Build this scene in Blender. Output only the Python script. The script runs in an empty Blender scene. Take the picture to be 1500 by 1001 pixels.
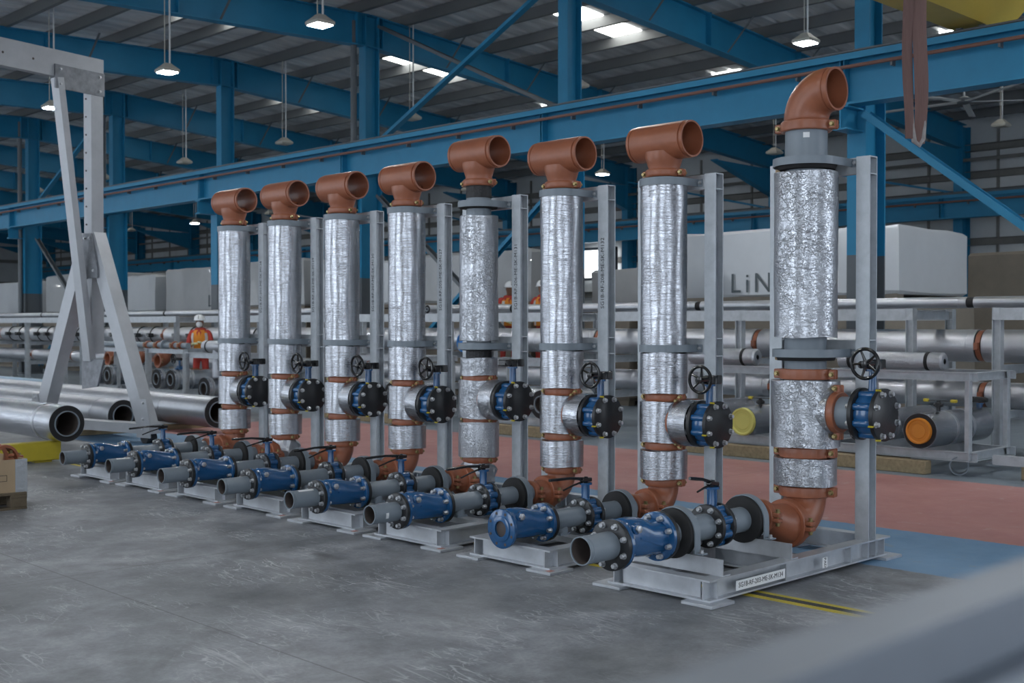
import bpy, math, random
from mathutils import Vector, Matrix
R = math.radians
PI = math.pi
sc = bpy.context.scene
COL = sc.collection

# ------------------------------------------------------------------ camera
CAMX, CAMY, CAMZ = -5.438, -3.957, 1.6
FPX = 1740.0
yaw = math.atan2(1702, 1740)
pitch = math.atan((500.5 - 476.0) / FPX)
hf = Vector((math.sin(yaw), math.cos(yaw), 0)); rt = Vector((math.cos(yaw), -math.sin(yaw), 0)); up = Vector((0, 0, 1))
fw = hf * math.cos(pitch) - up * math.sin(pitch)
uv = up * math.cos(pitch) + hf * math.sin(pitch)
cd = bpy.data.cameras.new('camera'); cam = bpy.data.objects.new('camera', cd); COL.objects.link(cam)
mw = Matrix.Identity(4)
for i in range(3):
    mw[i][0] = rt[i]; mw[i][1] = uv[i]; mw[i][2] = -fw[i]
mw.translation = Vector((CAMX, CAMY, CAMZ))
cam.matrix_world = mw
cd.sensor_width = 36.0; cd.lens = FPX / 1500 * 36.0
cd.clip_start = 0.05; cd.clip_end = 300
cd.dof.use_dof = True; cd.dof.focus_distance = 8.2; cd.dof.aperture_fstop = 3.5
sc.camera = cam

# ------------------------------------------------------------------ world, exposure
world = bpy.data.worlds.new('overcast_sky'); sc.world = world
world.use_nodes = True
bg = world.node_tree.nodes['Background']
bg.inputs[0].default_value = (0.80, 0.89, 1.0, 1); bg.inputs[1].default_value = 2.5
sc.view_settings.view_transform = 'Standard'
sc.view_settings.look = 'None'
sc.view_settings.gamma = 1.0
sc.view_settings.use_curve_mapping = False
sc.view_settings.exposure = 0.6
sc.cycles.max_bounces = 6; sc.cycles.diffuse_bounces = 4; sc.cycles.glossy_bounces = 3; sc.cycles.adaptive_threshold = 0.03
LAMP_POWER = 170.0          # strength of the lenses of the hanging hall lamps
SKYLIGHT_POWER = 7.0       # daylight through translucent roof sheets

random.seed(7)
# ------------------------------------------------------------------ materials
MATS = {}
def nodes_of(m):
    m.use_nodes = True
    return m.node_tree.nodes, m.node_tree.links, m.node_tree.nodes['Principled BSDF']
def mat(name, col, rough=0.5, metal=0.0, spec=0.5, vary=0.0, scale=6.0, bump=0.0, bscale=40.0, coat=0.0, stretch=(1, 1, 1), rvary=0.0):
    m = bpy.data.materials.new(name); n, l, b = nodes_of(m)
    b.inputs['Base Color'].default_value = (*col, 1)
    b.inputs['Roughness'].default_value = rough
    b.inputs['Metallic'].default_value = metal
    b.inputs['Specular IOR Level'].default_value = spec
    b.inputs['Coat Weight'].default_value = coat
    if vary or bump or rvary:
        tc = n.new('ShaderNodeTexCoord'); mp = n.new('ShaderNodeMapping'); mp.inputs['Scale'].default_value = stretch
        l.new(tc.outputs['Object'], mp.inputs['Vector'])
    if vary or rvary:
        nz = n.new('ShaderNodeTexNoise'); nz.inputs['Scale'].default_value = scale; nz.inputs['Detail'].default_value = 6
        nz.inputs['Roughness'].default_value = 0.65
        l.new(mp.outputs[0], nz.inputs['Vector'])
    if vary:
        rp = n.new('ShaderNodeValToRGB')
        rp.color_ramp.elements[0].position = 0.3; rp.color_ramp.elements[1].position = 0.7
        rp.color_ramp.elements[0].color = (*[c * (1 - vary) for c in col], 1)
        rp.color_ramp.elements[1].color = (*[min(1, c * (1 + vary)) for c in col], 1)
        l.new(nz.outputs['Fac'], rp.inputs['Fac']); l.new(rp.outputs['Color'], b.inputs['Base Color'])
    if rvary:
        mr = n.new('ShaderNodeMapRange'); mr.inputs['To Min'].default_value = max(0.03, rough - rvary); mr.inputs['To Max'].default_value = rough + rvary
        mr.inputs['From Min'].default_value = 0.3; mr.inputs['From Max'].default_value = 0.7
        l.new(nz.outputs['Fac'], mr.inputs['Value']); l.new(mr.outputs[0], b.inputs['Roughness'])
    if bump:
        bn = n.new('ShaderNodeTexNoise'); bn.inputs['Scale'].default_value = bscale; bn.inputs['Detail'].default_value = 4
        l.new(mp.outputs[0], bn.inputs['Vector'])
        bp = n.new('ShaderNodeBump'); bp.inputs['Strength'].default_value = bump; bp.inputs['Distance'].default_value = 0.01
        l.new(bn.outputs['Fac'], bp.inputs['Height']); l.new(bp.outputs[0], b.inputs['Normal'])
    MATS[name] = m
    return m

def foil(name, crinkle, wrap, rough=0.30, col=(0.50, 0.515, 0.55), dist=0.0036, patch=0.0):
    """aluminium foil facing: fine creases (ridged noise) plus thin lines that run round the sleeve"""
    m = bpy.data.materials.new(name); n, l, b = nodes_of(m)
    b.inputs['Base Color'].default_value = (*col, 1); b.inputs['Metallic'].default_value = 1.0; b.inputs['Roughness'].default_value = rough
    tc = n.new('ShaderNodeTexCoord'); oi = n.new('ShaderNodeObjectInfo')
    off = n.new('ShaderNodeVectorMath'); off.operation = 'ADD'
    sclv = n.new('ShaderNodeVectorMath'); sclv.operation = 'SCALE'; sclv.inputs['Scale'].default_value = 1.37
    l.new(oi.outputs['Location'], sclv.inputs[0]); l.new(tc.outputs['Object'], off.inputs[0]); l.new(sclv.outputs[0], off.inputs[1])
    def mth(op, a, c=None):
        x = n.new('ShaderNodeMath'); x.operation = op
        for i, v in enumerate((a, c)):
            if v is None: continue
            if isinstance(v, (int, float)): x.inputs[i].default_value = v
            else: l.new(v, x.inputs[i])
        return x.outputs[0]
    def ridge(scale, sv, rot, detail, distn, width):
        mp = n.new('ShaderNodeMapping'); mp.inputs['Scale'].default_value = sv; mp.inputs['Rotation'].default_value = rot
        l.new(off.outputs[0], mp.inputs['Vector'])
        t = n.new('ShaderNodeTexNoise'); t.inputs['Scale'].default_value = scale; t.inputs['Detail'].default_value = detail; t.inputs['Distortion'].default_value = distn
        l.new(mp.outputs[0], t.inputs['Vector'])
        d = mth('ABSOLUTE', mth('SUBTRACT', t.outputs['Fac'], 0.5))
        r = n.new('ShaderNodeMapRange'); r.interpolation_type = 'SMOOTHSTEP'; r.inputs['From Max'].default_value = width; r.inputs['To Min'].default_value = 1; r.inputs['To Max'].default_value = 0
        l.new(d, r.inputs['Value']); return r.outputs[0]
    r1 = ridge(25, (1, 1, .8), (.5, .3, 0), 2, 1.3, .040)
    r2 = ridge(46, (1, 1, .6), (.2, .7, .4), 2, 1.0, .06)
    r3 = ridge(15, (.8, .8, 2.6), (0, .25, .0), 2, .6, .025)
    # creases come in patches
    pn = n.new('ShaderNodeTexNoise'); pn.inputs['Scale'].default_value = 5; pn.inputs['Detail'].default_value = 2; l.new(off.outputs[0], pn.inputs['Vector'])
    pr = n.new('ShaderNodeMapRange'); pr.inputs['From Min'].default_value = .38 + patch; pr.inputs['From Max'].default_value = .62 + patch; l.new(pn.outputs['Fac'], pr.inputs['Value'])
    cr = mth('ADD', mth('ADD', mth('MULTIPLY', r1, .55), mth('MULTIPLY', r2, .16)), mth('MULTIPLY', r3, .5))
    cr = mth('MULTIPLY', mth('MULTIPLY', cr, mth('ADD', mth('MULTIPLY', pr.outputs[0], .75), .25)), crinkle)
    mp = n.new('ShaderNodeMapping'); mp.inputs['Scale'].default_value = (2.2, 2.2, 60)
    l.new(off.outputs[0], mp.inputs['Vector'])
    n3 = n.new('ShaderNodeTexNoise'); n3.inputs['Scale'].default_value = 1.0; n3.inputs['Detail'].default_value = 5; n3.inputs['Distortion'].default_value = .4
    l.new(mp.outputs[0], n3.inputs['Vector'])
    r4 = ridge(1.0, (2.6, 2.6, 26), (0.03, .02, 0), 2, .5, .02)
    r5 = ridge(1.0, (5, 5, 80), (0.02, -.03, 0), 2, .5, .05)
    cr = mth('ADD', cr, mth('ADD', mth('MULTIPLY', r4, wrap * .55), mth('MULTIPLY', r5, wrap * .30)))
    hgt = mth('ADD', cr, mth('MULTIPLY', n3.outputs['Fac'], wrap))
    bp = n.new('ShaderNodeBump'); bp.inputs['Strength'].default_value = 1.0; bp.inputs['Distance'].default_value = dist
    l.new(hgt, bp.inputs['Height']); l.new(bp.outputs[0], b.inputs['Normal'])
    MATS[name] = m

foil('foil_crinkled', 1.0, 0.06, dist=.0052)
foil('foil_smooth', 0.42, 0.30, rough=0.25, patch=.10)
foil('foil_far', 0.3, 0.3, rough=0.38, col=(0.58, 0.59, 0.62))
mat('jacket', (0.50, 0.515, 0.545), 0.40, 0.95, vary=0.08, scale=3)
mat('orange_paint', (0.30, 0.102, 0.052), 0.38, 0, 0.5, vary=0.12, scale=7, bump=0.08, bscale=60)
mat('grey_paint', (0.20, 0.235, 0.27), 0.42, 0, 0.5, vary=0.05, scale=5)
mat('galvanised', (0.45, 0.48, 0.51), 0.48, 0.35, vary=0.16, scale=8, rvary=0.1)
mat('galvanised_bright', (0.50, 0.52, 0.55), 0.42, 0.6, vary=0.12, scale=9, rvary=0.1)
mat('black_paint', (0.014, 0.015, 0.017), 0.38, 0, 0.5, bump=0.1, bscale=60)
mat('rubber', (0.012, 0.012, 0.013), 0.75)
mat('black_gloss', (0.010, 0.010, 0.011), 0.2, 0, 0.6)
mat('valve_blue', (0.009, 0.080, 0.215), 0.22, 0, 0.6, vary=0.1, scale=10, coat=0.4, bump=0.06, bscale=50)
mat('zinc', (0.55, 0.56, 0.58), 0.36, 0.8)
mat('brass', (0.34, 0.27, 0.13), 0.38, 0.85)
mat('rust_and_shade', (0.07, 0.055, 0.05), 0.7)  # rusty bore colour, kept dark for the shade inside pipes and holes
mat('foam_black', (0.016, 0.016, 0.018), 0.85)
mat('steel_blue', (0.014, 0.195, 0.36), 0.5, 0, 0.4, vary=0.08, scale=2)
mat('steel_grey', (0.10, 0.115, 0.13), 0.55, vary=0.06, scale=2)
mat('purlin_steel', (0.15, 0.155, 0.16), 0.55, 0.2, vary=0.1, scale=1)
mat('conductor_brown', (0.17, 0.085, 0.065), 0.6)
mat('wall_sheet', (0.58, 0.60, 0.61), 0.6, 0.0, vary=0.12, scale=0.6)
mat('wall_dark', (0.20, 0.195, 0.185), 0.7, vary=0.2, scale=1)
mat('wrap_white', (0.54, 0.56, 0.585), 0.35, 0, 0.5, vary=0.04, scale=1.5, bump=0.35, bscale=3, coat=0.3)
mat('wrap_grey', (0.40, 0.41, 0.42), 0.45, 0, 0.5, vary=0.06, scale=1.5, bump=0.4, bscale=2.5, coat=0.2)
mat('crate_brown', (0.22, 0.19, 0.155), 0.7, vary=0.1, scale=2)
mat('print_grey', (0.10, 0.12, 0.13), 0.6)
mat('rail_steel', (0.24, 0.265, 0.30), 0.45, 0.4, vary=0.1, scale=6)
mat('ink', (0.012, 0.012, 0.014), 0.6)
mat('paper', (0.75, 0.76, 0.77), 0.6)
mat('red_mark', (0.42, 0.20, 0.17), 0.6)
mat('timber', (0.32, 0.25, 0.15), 0.8, vary=0.25, scale=4, stretch=(1, 6, 6), bump=0.2, bscale=30)
mat('timber_dark', (0.13, 0.10, 0.065), 0.85, vary=0.3, scale=4, bump=0.2, bscale=30)
mat('cardboard', (0.40, 0.29, 0.18), 0.75, vary=0.06, scale=4)
mat('clear_tape', (0.45, 0.47, 0.49), 0.2, 0.3, bump=0.5, bscale=30)
mat('yellow_paint', (0.50, 0.40, 0.03), 0.5, vary=0.1, scale=4)
mat('crane_yellow', (0.50, 0.36, 0.06), 0.45, vary=0.08, scale=1.2)
mat('aluminium', (0.41, 0.425, 0.45), 0.45, 0.35, vary=0.1, scale=3, rvary=0.08)
mat('plate_dark', (0.22, 0.23, 0.25), 0.5, 0.5, vary=0.25, scale=9)
mat('cap_orange', (0.62, 0.22, 0.02), 0.5)
mat('cap_yellow', (0.62, 0.59, 0.16), 0.55)
mat('cap_blue', (0.02, 0.16, 0.45), 0.4)
mat('pale_blue_pipe', (0.30, 0.42, 0.53), 0.45)
mat('sling', (0.16, 0.095, 0.085), 0.9, vary=0.25, scale=6, bump=0.5, bscale=80, stretch=(1, 1, 0.1))
mat('sling_loop', (0.30, 0.28, 0.27), 0.9, vary=0.2, scale=20)
mat('coverall_red', (0.42, 0.045, 0.035), 0.8, vary=0.12, scale=8)
mat('vest_orange', (0.72, 0.25, 0.02), 0.7)
mat('vest_stripe', (0.55, 0.55, 0.53), 0.4)
mat('helmet_white', (0.80, 0.81, 0.82), 0.25, coat=0.3)
mat('mask_white', (0.78, 0.80, 0.82), 0.8)
mat('glove', (0.50, 0.52, 0.30), 0.8)
mat('skin', (0.23, 0.115, 0.07), 0.55)
mat('lamp_body', (0.45, 0.43, 0.38), 0.5)
mat('fan_white', (0.65, 0.66, 0.66), 0.5)
mat('groove_dark', (0.05, 0.05, 0.05), 0.8, vary=0.4, scale=50)
mat('black_wrap', (0.012, 0.012, 0.014), 0.5, bump=0.8, bscale=45)

def emit(name, col, strength):
    m = bpy.data.materials.new(name); n, l, b = nodes_of(m)
    b.inputs['Base Color'].default_value = (0.8, 0.8, 0.8, 1)
    b.inputs['Emission Color'].default_value = (*col, 1); b.inputs['Emission Strength'].default_value = strength
    MATS[name] = m
emit('lamp_lens', (0.95, 0.98, 1.0), LAMP_POWER)
emit('skylight_sheet', (0.97, 0.98, 0.92), SKYLIGHT_POWER)
emit('window_glass', (0.93, 0.97, 1.0), 2.2)

def floor_material():
    m = bpy.data.materials.new('painted_concrete'); n, l, b = nodes_of(m)
    geo = n.new('ShaderNodeNewGeometry'); sep = n.new('ShaderNodeSeparateXYZ'); l.new(geo.outputs['Position'], sep.inputs[0])
    def noise(scale, detail=6, rough=0.6, dist=0.0, vec=None):
        t = n.new('ShaderNodeTexNoise'); t.inputs['Scale'].default_value = scale; t.inputs['Detail'].default_value = detail
        t.inputs['Roughness'].default_value = rough; t.inputs['Distortion'].default_value = dist
        l.new(vec or geo.outputs['Position'], t.inputs['Vector']); return t
    def ramp(fac, stops):
        r = n.new('ShaderNodeValToRGB')
        while len(r.color_ramp.elements) < len(stops): r.color_ramp.elements.new(0.5)
        for e, (p, c) in zip(r.color_ramp.elements, stops):
            e.position = p; e.color = (*c, 1) if len(c) == 3 else c
        l.new(fac, r.inputs['Fac']); return r
    def mix(fac, a, c, mode='MIX'):
        x = n.new('ShaderNodeMix'); x.data_type = 'RGBA'; x.blend_type = mode
        if isinstance(fac, float): x.inputs[0].default_value = fac
        else: l.new(fac, x.inputs[0])
        for s, v in ((6, a), (7, c)):
            if isinstance(v, tuple): x.inputs[s].default_value = (*v, 1)
            else: l.new(v, x.inputs[s])
        return x.outputs[2]
    big = noise(0.7, 8, 0.62, 0.4); mid = noise(4.5, 8, 0.7); fine = noise(45, 4, 0.7)
    conc = ramp(big.outputs['Fac'], [(0.30, (0.095, 0.099, 0.107)), (0.5, (0.190, 0.198, 0.212)), (0.70, (0.32, 0.33, 0.347))]).outputs[0]
    conc = mix(0.75, conc, ramp(mid.outputs['Fac'], [(0.3, (0.25, 0.25, 0.25)), (0.7, (0.75, 0.75, 0.75))]).outputs[0], 'OVERLAY')
    conc = mix(0.4, conc, ramp(fine.outputs['Fac'], [(0.3, (0.35, 0.35, 0.35)), (0.7, (0.65, 0.65, 0.65))]).outputs[0], 'OVERLAY')
    # scratches: thin warped lines
    def scratch(scale, rot, width):
        mp = n.new('ShaderNodeMapping'); mp.inputs['Rotation'].default_value = (0, 0, rot); mp.inputs['Scale'].default_value = (scale, scale * 0.30, 1)
        l.new(geo.outputs['Position'], mp.inputs['Vector'])
        t = noise(1.0, 3, 0.5, 0.8, mp.outputs[0])
        s1 = n.new('ShaderNodeMath'); s1.operation = 'SUBTRACT'; s1.inputs[1].default_value = 0.5; l.new(t.outputs['Fac'], s1.inputs[0])
        s2 = n.new('ShaderNodeMath'); s2.operation = 'ABSOLUTE'; l.new(s1.outputs[0], s2.inputs[0])
        r = n.new('ShaderNodeMapRange'); r.inputs['From Max'].default_value = width; r.inputs['To Min'].default_value = 1; r.inputs['To Max'].default_value = 0
        l.new(s2.outputs[0], r.inputs['Value'])
        msk = noise(1.3, 3); r2 = n.new('ShaderNodeMapRange'); r2.inputs['From Min'].default_value = 0.46; r2.inputs['From Max'].default_value = 0.70
        l.new(msk.outputs['Fac'], r2.inputs['Value'])
        mu = n.new('ShaderNodeMath'); mu.operation = 'MULTIPLY'; l.new(r.outputs[0], mu.inputs[0]); l.new(r2.outputs[0], mu.inputs[1])
        return mu.outputs[0]
    for scv, rot, w in ((5.0, 0.4, 0.008), (6.0, 1.9, 0.007), (3.0, 2.7, 0.007), (9.0, 1.1, .008), (2.2, 3.4, .005)):
        conc = mix(scratch(scv, rot, w), conc, (0.52, 0.53, 0.55))
    # stains
    st = noise(1.1, 5, 0.6, 1.0); str_ = ramp(st.outputs['Fac'], [(0.60, (0, 0, 0)), (0.74, (1, 1, 1))])
    conc = mix(str_.outputs[0], conc, mix(0.55, conc, (0.05, 0.048, 0.046)))
    # paint wear
    wear = noise(5.0, 9, 0.75, 0.5)
    red = ramp(big.outputs['Fac'], [(0.3, (0.34, 0.145, 0.135)), (0.7, (0.48, 0.235, 0.215))]).outputs[0]
    wr = ramp(wear.outputs['Fac'], [(0.58, (0, 0, 0)), (0.66, (0.6, 0.6, 0.6))])
    red = mix(wr.outputs[0], red, (0.46, 0.36, 0.34))
    blue = ramp(big.outputs['Fac'], [(0.3, (0.10, 0.205, 0.335)), (0.7, (0.17, 0.30, 0.45))]).outputs[0]
    blue = mix(wr.outputs[0], blue, (0.24, 0.27, 0.29))
    grey = ramp(big.outputs['Fac'], [(0.3, (0.15, 0.185, 0.22)), (0.7, (0.21, 0.25, 0.29))]).outputs[0]
    edge = noise(18, 3)
    ed = n.new('ShaderNodeMath'); ed.operation = 'MULTIPLY_ADD'; ed.inputs[1].default_value = 0.05; l.new(edge.outputs['Fac'], ed.inputs[0]); l.new(sep.outputs['X'], ed.inputs[2])
    def step(x0, src=None):
        s = n.new('ShaderNodeMapRange'); s.inputs['From Min'].default_value = x0; s.inputs['From Max'].default_value = x0 + 0.01
        l.new(src or ed.outputs[0], s.inputs['Value']); return s.outputs[0]
    c = mix(step(1.80), conc, blue)
    c = mix(step(3.20), c, red)
    c = mix(step(6.33), c, grey)
    # concrete again far down the hall
    c = mix(step(13.0, sep.outputs['Y']), c, mix(step(6.33), conc, grey))
    # slab joints across the bare concrete
    for k, (axis, pos) in enumerate((('X', -2.2), ('Y', 3.4), ('Y', -1.9))):
        d = n.new('ShaderNodeMath'); d.operation = 'SUBTRACT'; d.inputs[1].default_value = pos; l.new(sep.outputs[axis], d.inputs[0])
        a = n.new('ShaderNodeMath'); a.operation = 'ABSOLUTE'; l.new(d.outputs[0], a.inputs[0])
        r = n.new('ShaderNodeMapRange'); r.inputs['From Max'].default_value = 0.007; r.inputs['To Min'].default_value = 0.8; r.inputs['To Max'].default_value = 0
        l.new(a.outputs[0], r.inputs['Value']); c = mix(r.outputs[0], c, (0.05, 0.05, 0.05))
    l.new(c, b.inputs['Base Color'])
    rr = n.new('ShaderNodeMapRange'); rr.inputs['To Min'].default_value = 0.38; rr.inputs['To Max'].default_value = 0.62
    l.new(mid.outputs['Fac'], rr.inputs['Value']); l.new(rr.outputs[0], b.inputs['Roughness'])
    bp = n.new('ShaderNodeBump'); bp.inputs['Strength'].default_value = 0.15; bp.inputs['Distance'].default_value = 0.004
    l.new(fine.outputs['Fac'], bp.inputs['Height']); l.new(bp.outputs[0], b.inputs['Normal'])
    MATS['floor'] = m
floor_material()

def roof_material():
    m = bpy.data.materials.new('roof_sheet'); n, l, b = nodes_of(m)
    tc = n.new('ShaderNodeTexCoord'); mp = n.new('ShaderNodeMapping'); mp.inputs['Scale'].default_value = (0.5, 2.2, 1)
    l.new(tc.outputs['Object'], mp.inputs['Vector'])
    nz = n.new('ShaderNodeTexNoise'); nz.inputs['Scale'].default_value = 1.3; nz.inputs['Detail'].default_value = 4; l.new(mp.outputs[0], nz.inputs['Vector'])
    r = n.new('ShaderNodeValToRGB'); r.color_ramp.elements[0].position = 0.35; r.color_ramp.elements[1].position = 0.68
    r.color_ramp.elements[0].color = (0.52, 0.54, 0.56, 1); r.color_ramp.elements[1].color = (0.86, 0.87, 0.88, 1)
    l.new(nz.outputs['Fac'], r.inputs['Fac']); l.new(r.outputs[0], b.inputs['Base Color'])
    b.inputs['Metallic'].default_value = 0.15; b.inputs['Roughness'].default_value = 0.45
    MATS['roof_sheet'] = m
roof_material()

# ------------------------------------------------------------------ mesh builder
def basis(ax):
    ax = Vector(ax).normalized()
    h = Vector((0, 0, 1)) if abs(ax.z) < 0.9 else Vector((1, 0, 0))
    u = h.cross(ax).normalized(); v = ax.cross(u)
    return ax, u, v

class MB:
    def __init__(s): s.v = []; s.f = []
    def poly(s, pts):
        b = len(s.v); s.v += [tuple(p) for p in pts]; s.f.append(tuple(range(b, b + len(pts))))
    def box(s, a, c):
        x0, y0, z0 = a; x1, y1, z1 = c; b = len(s.v)
        s.v += [(x0, y0, z0), (x1, y0, z0), (x1, y1, z0), (x0, y1, z0), (x0, y0, z1), (x1, y0, z1), (x1, y1, z1), (x0, y1, z1)]
        s.f += [tuple(b + i for i in q) for q in ((3, 2, 1, 0), (4, 5, 6, 7), (0, 1, 5, 4), (1, 2, 6, 5), (2, 3, 7, 6), (3, 0, 4, 7))]
        return s
    def cbox(s, c, d): return s.box([c[i] - d[i] / 2 for i in range(3)], [c[i] + d[i] / 2 for i in range(3)])
    def chbox(s, a, c, e=0.004):
        """box with chamfered edges"""
        x0, y0, z0 = a; x1, y1, z1 = c
        prof = [(x0 + e, y0), (x1 - e, y0), (x1, y0 + e), (x1, y1 - e), (x1 - e, y1), (x0 + e, y1), (x0, y1 - e), (x0, y0 + e)]
        cx, cy = (x0 + x1) / 2, (y0 + y1) / 2
        inn = [(max(x0 + e, min(x1 - e, x)), max(y0 + e, min(y1 - e, y))) for x, y in prof]
        rings = [[(x, y, z0) for x, y in inn], [(x, y, z0 + e) for x, y in prof], [(x, y, z1 - e) for x, y in prof], [(x, y, z1) for x, y in inn]]
        s.loft(rings, True, True); return s
    def loft(s, rings, cap0=True, cap1=True, closed=True):
        b = len(s.v); n = len(rings[0])
        for r in rings: s.v += [tuple(p) for p in r]
        for i in range(len(rings) - 1):
            for j in range(n if closed else n - 1):
                k = (j + 1) % n
                s.f.append((b + i * n + j, b + i * n + k, b + (i + 1) * n + k, b + (i + 1) * n + j))
        if cap0: s.f.append(tuple(b + j for j in reversed(range(n))))
        if cap1: s.f.append(tuple(b + (len(rings) - 1) * n + j for j in range(n)))
        return s
    def lathe(s, prof, o=(0, 0, 0), ax=(0, 0, 1), n=32, cap0=False, cap1=False, jit=0.0, loop=False):
        a, u, v = basis(ax); o = Vector(o); rings = []
        for t, r in prof:
            rings.append([o + a * t + (u * math.cos(2 * PI * j / n) + v * math.sin(2 * PI * j / n)) * (r + (random.uniform(-jit, jit) if jit else 0)) for j in range(n)])
        if loop: rings.append(rings[0])
        return s.loft(rings, cap0, cap1)
    def cyl(s, p0, p1, r0, r1=None, n=16, caps=True):
        p0 = Vector(p0); p1 = Vector(p1); d = p1 - p0
        return s.lathe([(0, r0), (d.length, r0 if r1 is None else r1)], p0, d, n, caps, caps)
    def ring(s, p0, p1, ri, ro, n=32):
        p0 = Vector(p0); L = (Vector(p1) - p0).length
        return s.lathe([(0, ri), (0, ro), (L, ro), (L, ri)], p0, Vector(p1) - p0, n, loop=True)
    def tube(s, pts, r, n=8, caps=True):
        pts = [Vector(p) for p in pts]; rings = []; pu = None
        for i, p in enumerate(pts):
            d = (pts[min(i + 1, len(pts) - 1)] - pts[max(i - 1, 0)]).normalized()
            if pu is None: _, u, v = basis(d)
            else:
                u = (pu - d * pu.dot(d)).normalized(); v = d.cross(u)
            pu = u; rr = r[i] if isinstance(r, (list, tuple)) else r
            rings.append([p + (u * math.cos(2 * PI * j / n) + v * math.sin(2 * PI * j / n)) * rr for j in range(n)])
        return s.loft(rings, caps, caps)
    def prism(s, p0, p1, prof, side):
        """extrude 2d profile (a along side, b along p-axis x side) from p0 to p1"""
        p0 = Vector(p0); p1 = Vector(p1); d = (p1 - p0).normalized(); sd = Vector(side); sd = (sd - d * sd.dot(d)).normalized(); w = d.cross(sd)
        return s.loft([[p0 + sd * a + w * b for a, b in prof], [p1 + sd * a + w * b for a, b in prof]])
    def ibeam(s, p0, p1, depth, width, tf, tw, upv):
        """I section; upv is the direction of the web depth"""
        h, w, t = depth / 2, width / 2, tw / 2
        pr = [(-h, -w), (-h, w), (-h + tf, w), (-h + tf, t), (h - tf, t), (h - tf, w), (h, w), (h, -w), (h - tf, -w), (h - tf, -t), (-h + tf, -t), (-h + tf, -w)]
        return s.prism(p0, p1, pr, upv)
    def channel(s, p0, p1, depth, width, t, upv, flip=1):
        h = depth / 2; w = width * flip; t2 = t * flip
        pr = [(-h, 0), (-h, w), (-h + t, w), (-h + t, t2), (h - t, t2), (h - t, w), (h, w), (h, 0)]
        return s.prism(p0, p1, pr, upv)
    def angle(s, p0, p1, a, c, t, upv, flip=1):
        pr = [(0, 0), (a, 0), (a, t * flip), (t, t * flip), (t, c * flip), (0, c * flip)]
        return s.prism(p0, p1, pr, upv)
    def bar(s, p0, p1, a, c, side): 
        return s.prism(p0, p1, [(-a / 2, -c / 2), (a / 2, -c / 2), (a / 2, c / 2), (-a / 2, c / 2)], side)
    def torus(s, o, ax, R0, r, n=32, m=8):
        a, u, v = basis(ax); o = Vector(o); rings = []
        for i in range(n):
            t = 2 * PI * i / n; d = u * math.cos(t) + v * math.sin(t)
            rings.append([o + d * (R0 + r * math.cos(2 * PI * j / m)) + a * (r * math.sin(2 * PI * j / m)) for j in range(m)])
        rings.append(rings[0]); return s.loft(rings, False, False)
    def hexbolt(s, p0, p1, r, washer=True):
        p0 = Vector(p0); p1 = Vector(p1); d = p1 - p0; L = d.length
        if washer: s.lathe([(0, r * 1.25), (L * .22, r * 1.25)], p0, d, 12, True, True)
        s.lathe([(L * .2, r), (L * .9, r), (L, r * .8)], p0, d, 6, False, True)
        return s
    def mesh(s, name, angle=38):
        me = bpy.data.meshes.new(name); me.from_pydata(s.v, [], s.f); me.update()
        import bmesh
        bm = bmesh.new(); bm.from_mesh(me); bmesh.ops.remove_doubles(bm, verts=bm.verts, dist=1e-5)
        bmesh.ops.recalc_face_normals(bm, faces=bm.faces); bm.to_mesh(me); bm.free()
        me.shade_smooth(); me.set_sharp_from_angle(angle=R(angle))
        return me

CACHE = {}
def cached(key, fn, angle=38):
    if key not in CACHE:
        m = fn()
        CACHE[key] = m.mesh(key if isinstance(key, str) else str(key[0]), angle)
    return CACHE[key]
def add(name, me, m, parent=None, loc=(0, 0, 0), rot=(0, 0, 0), label=None):
    """one mesh object; me is an MB or a mesh"""
    if isinstance(me, MB): me = me.mesh(name)
    mm = MATS[m]
    if len(me.materials) == 0: me.materials.append(mm)
    elif me.materials[0] != mm:
        me = me.copy(); me.materials.clear(); me.materials.append(mm)
    o = bpy.data.objects.new(name, me); COL.objects.link(o); o.location = loc; o.rotation_euler = rot
    if parent: o.parent = parent
    if label: o['label'] = label
    return o
def empty(name, loc=(0, 0, 0), rz=0.0, parent=None):
    o = bpy.data.objects.new(name, None); COL.objects.link(o); o.location = loc; o.rotation_euler = (0, 0, rz); o.empty_display_size = 0.1
    if parent: o.parent = parent
    return o
def tag(o, label, cat, group=None):
    o['label'] = label; o['category'] = cat
    if group: o['group'] = group
    return o
def struct(o, label=None):
    o['kind'] = 'structure'
    if label: o['label'] = label
    return o
TXT = {}
def lettering(text, size, m, parent, loc, rot, name='lettering', space=1.0):
    """flat printed words as a mesh"""
    key = (text, size)
    if key not in TXT:
        cu = bpy.data.curves.new('words', 'FONT'); cu.body = text; cu.size = size; cu.align_x = 'CENTER'; cu.align_y = 'CENTER'; cu.resolution_u = 2; cu.space_character = space; cu.extrude = 0.0004
        t = bpy.data.objects.new('words', cu); COL.objects.link(t)
        dg = bpy.context.evaluated_depsgraph_get()
        TXT[key] = bpy.data.meshes.new_from_object(t.evaluated_get(dg))
        bpy.data.objects.remove(t); bpy.data.curves.remove(cu)
        TXT[key].materials.clear()
    return add(name, TXT[key], m, parent, loc, rot)

# =================================================================== SETTING
fl = MB(); fl.box((-16, -16, -0.2), (34, 76, 0)); fo = struct(add('floor', fl, 'floor'), 'worn concrete floor with red and blue painted lanes')
ln = MB()
ln.box((0.44, -6, 0.0), (0.49, 9.5, 0.0025)); add('painted_line', ln, 'yellow_paint', fo)
ln = MB(); ln.box((0.565, -6, 0.0), (0.60, 9.5, 0.0025)); add('painted_line', ln, 'yellow_paint', fo)
ln = MB(); ln.box((0.50, -6, 0.0), (0.555, 9.5, 0.002)); add('floor_joint', ln, 'groove_dark', fo)

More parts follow.
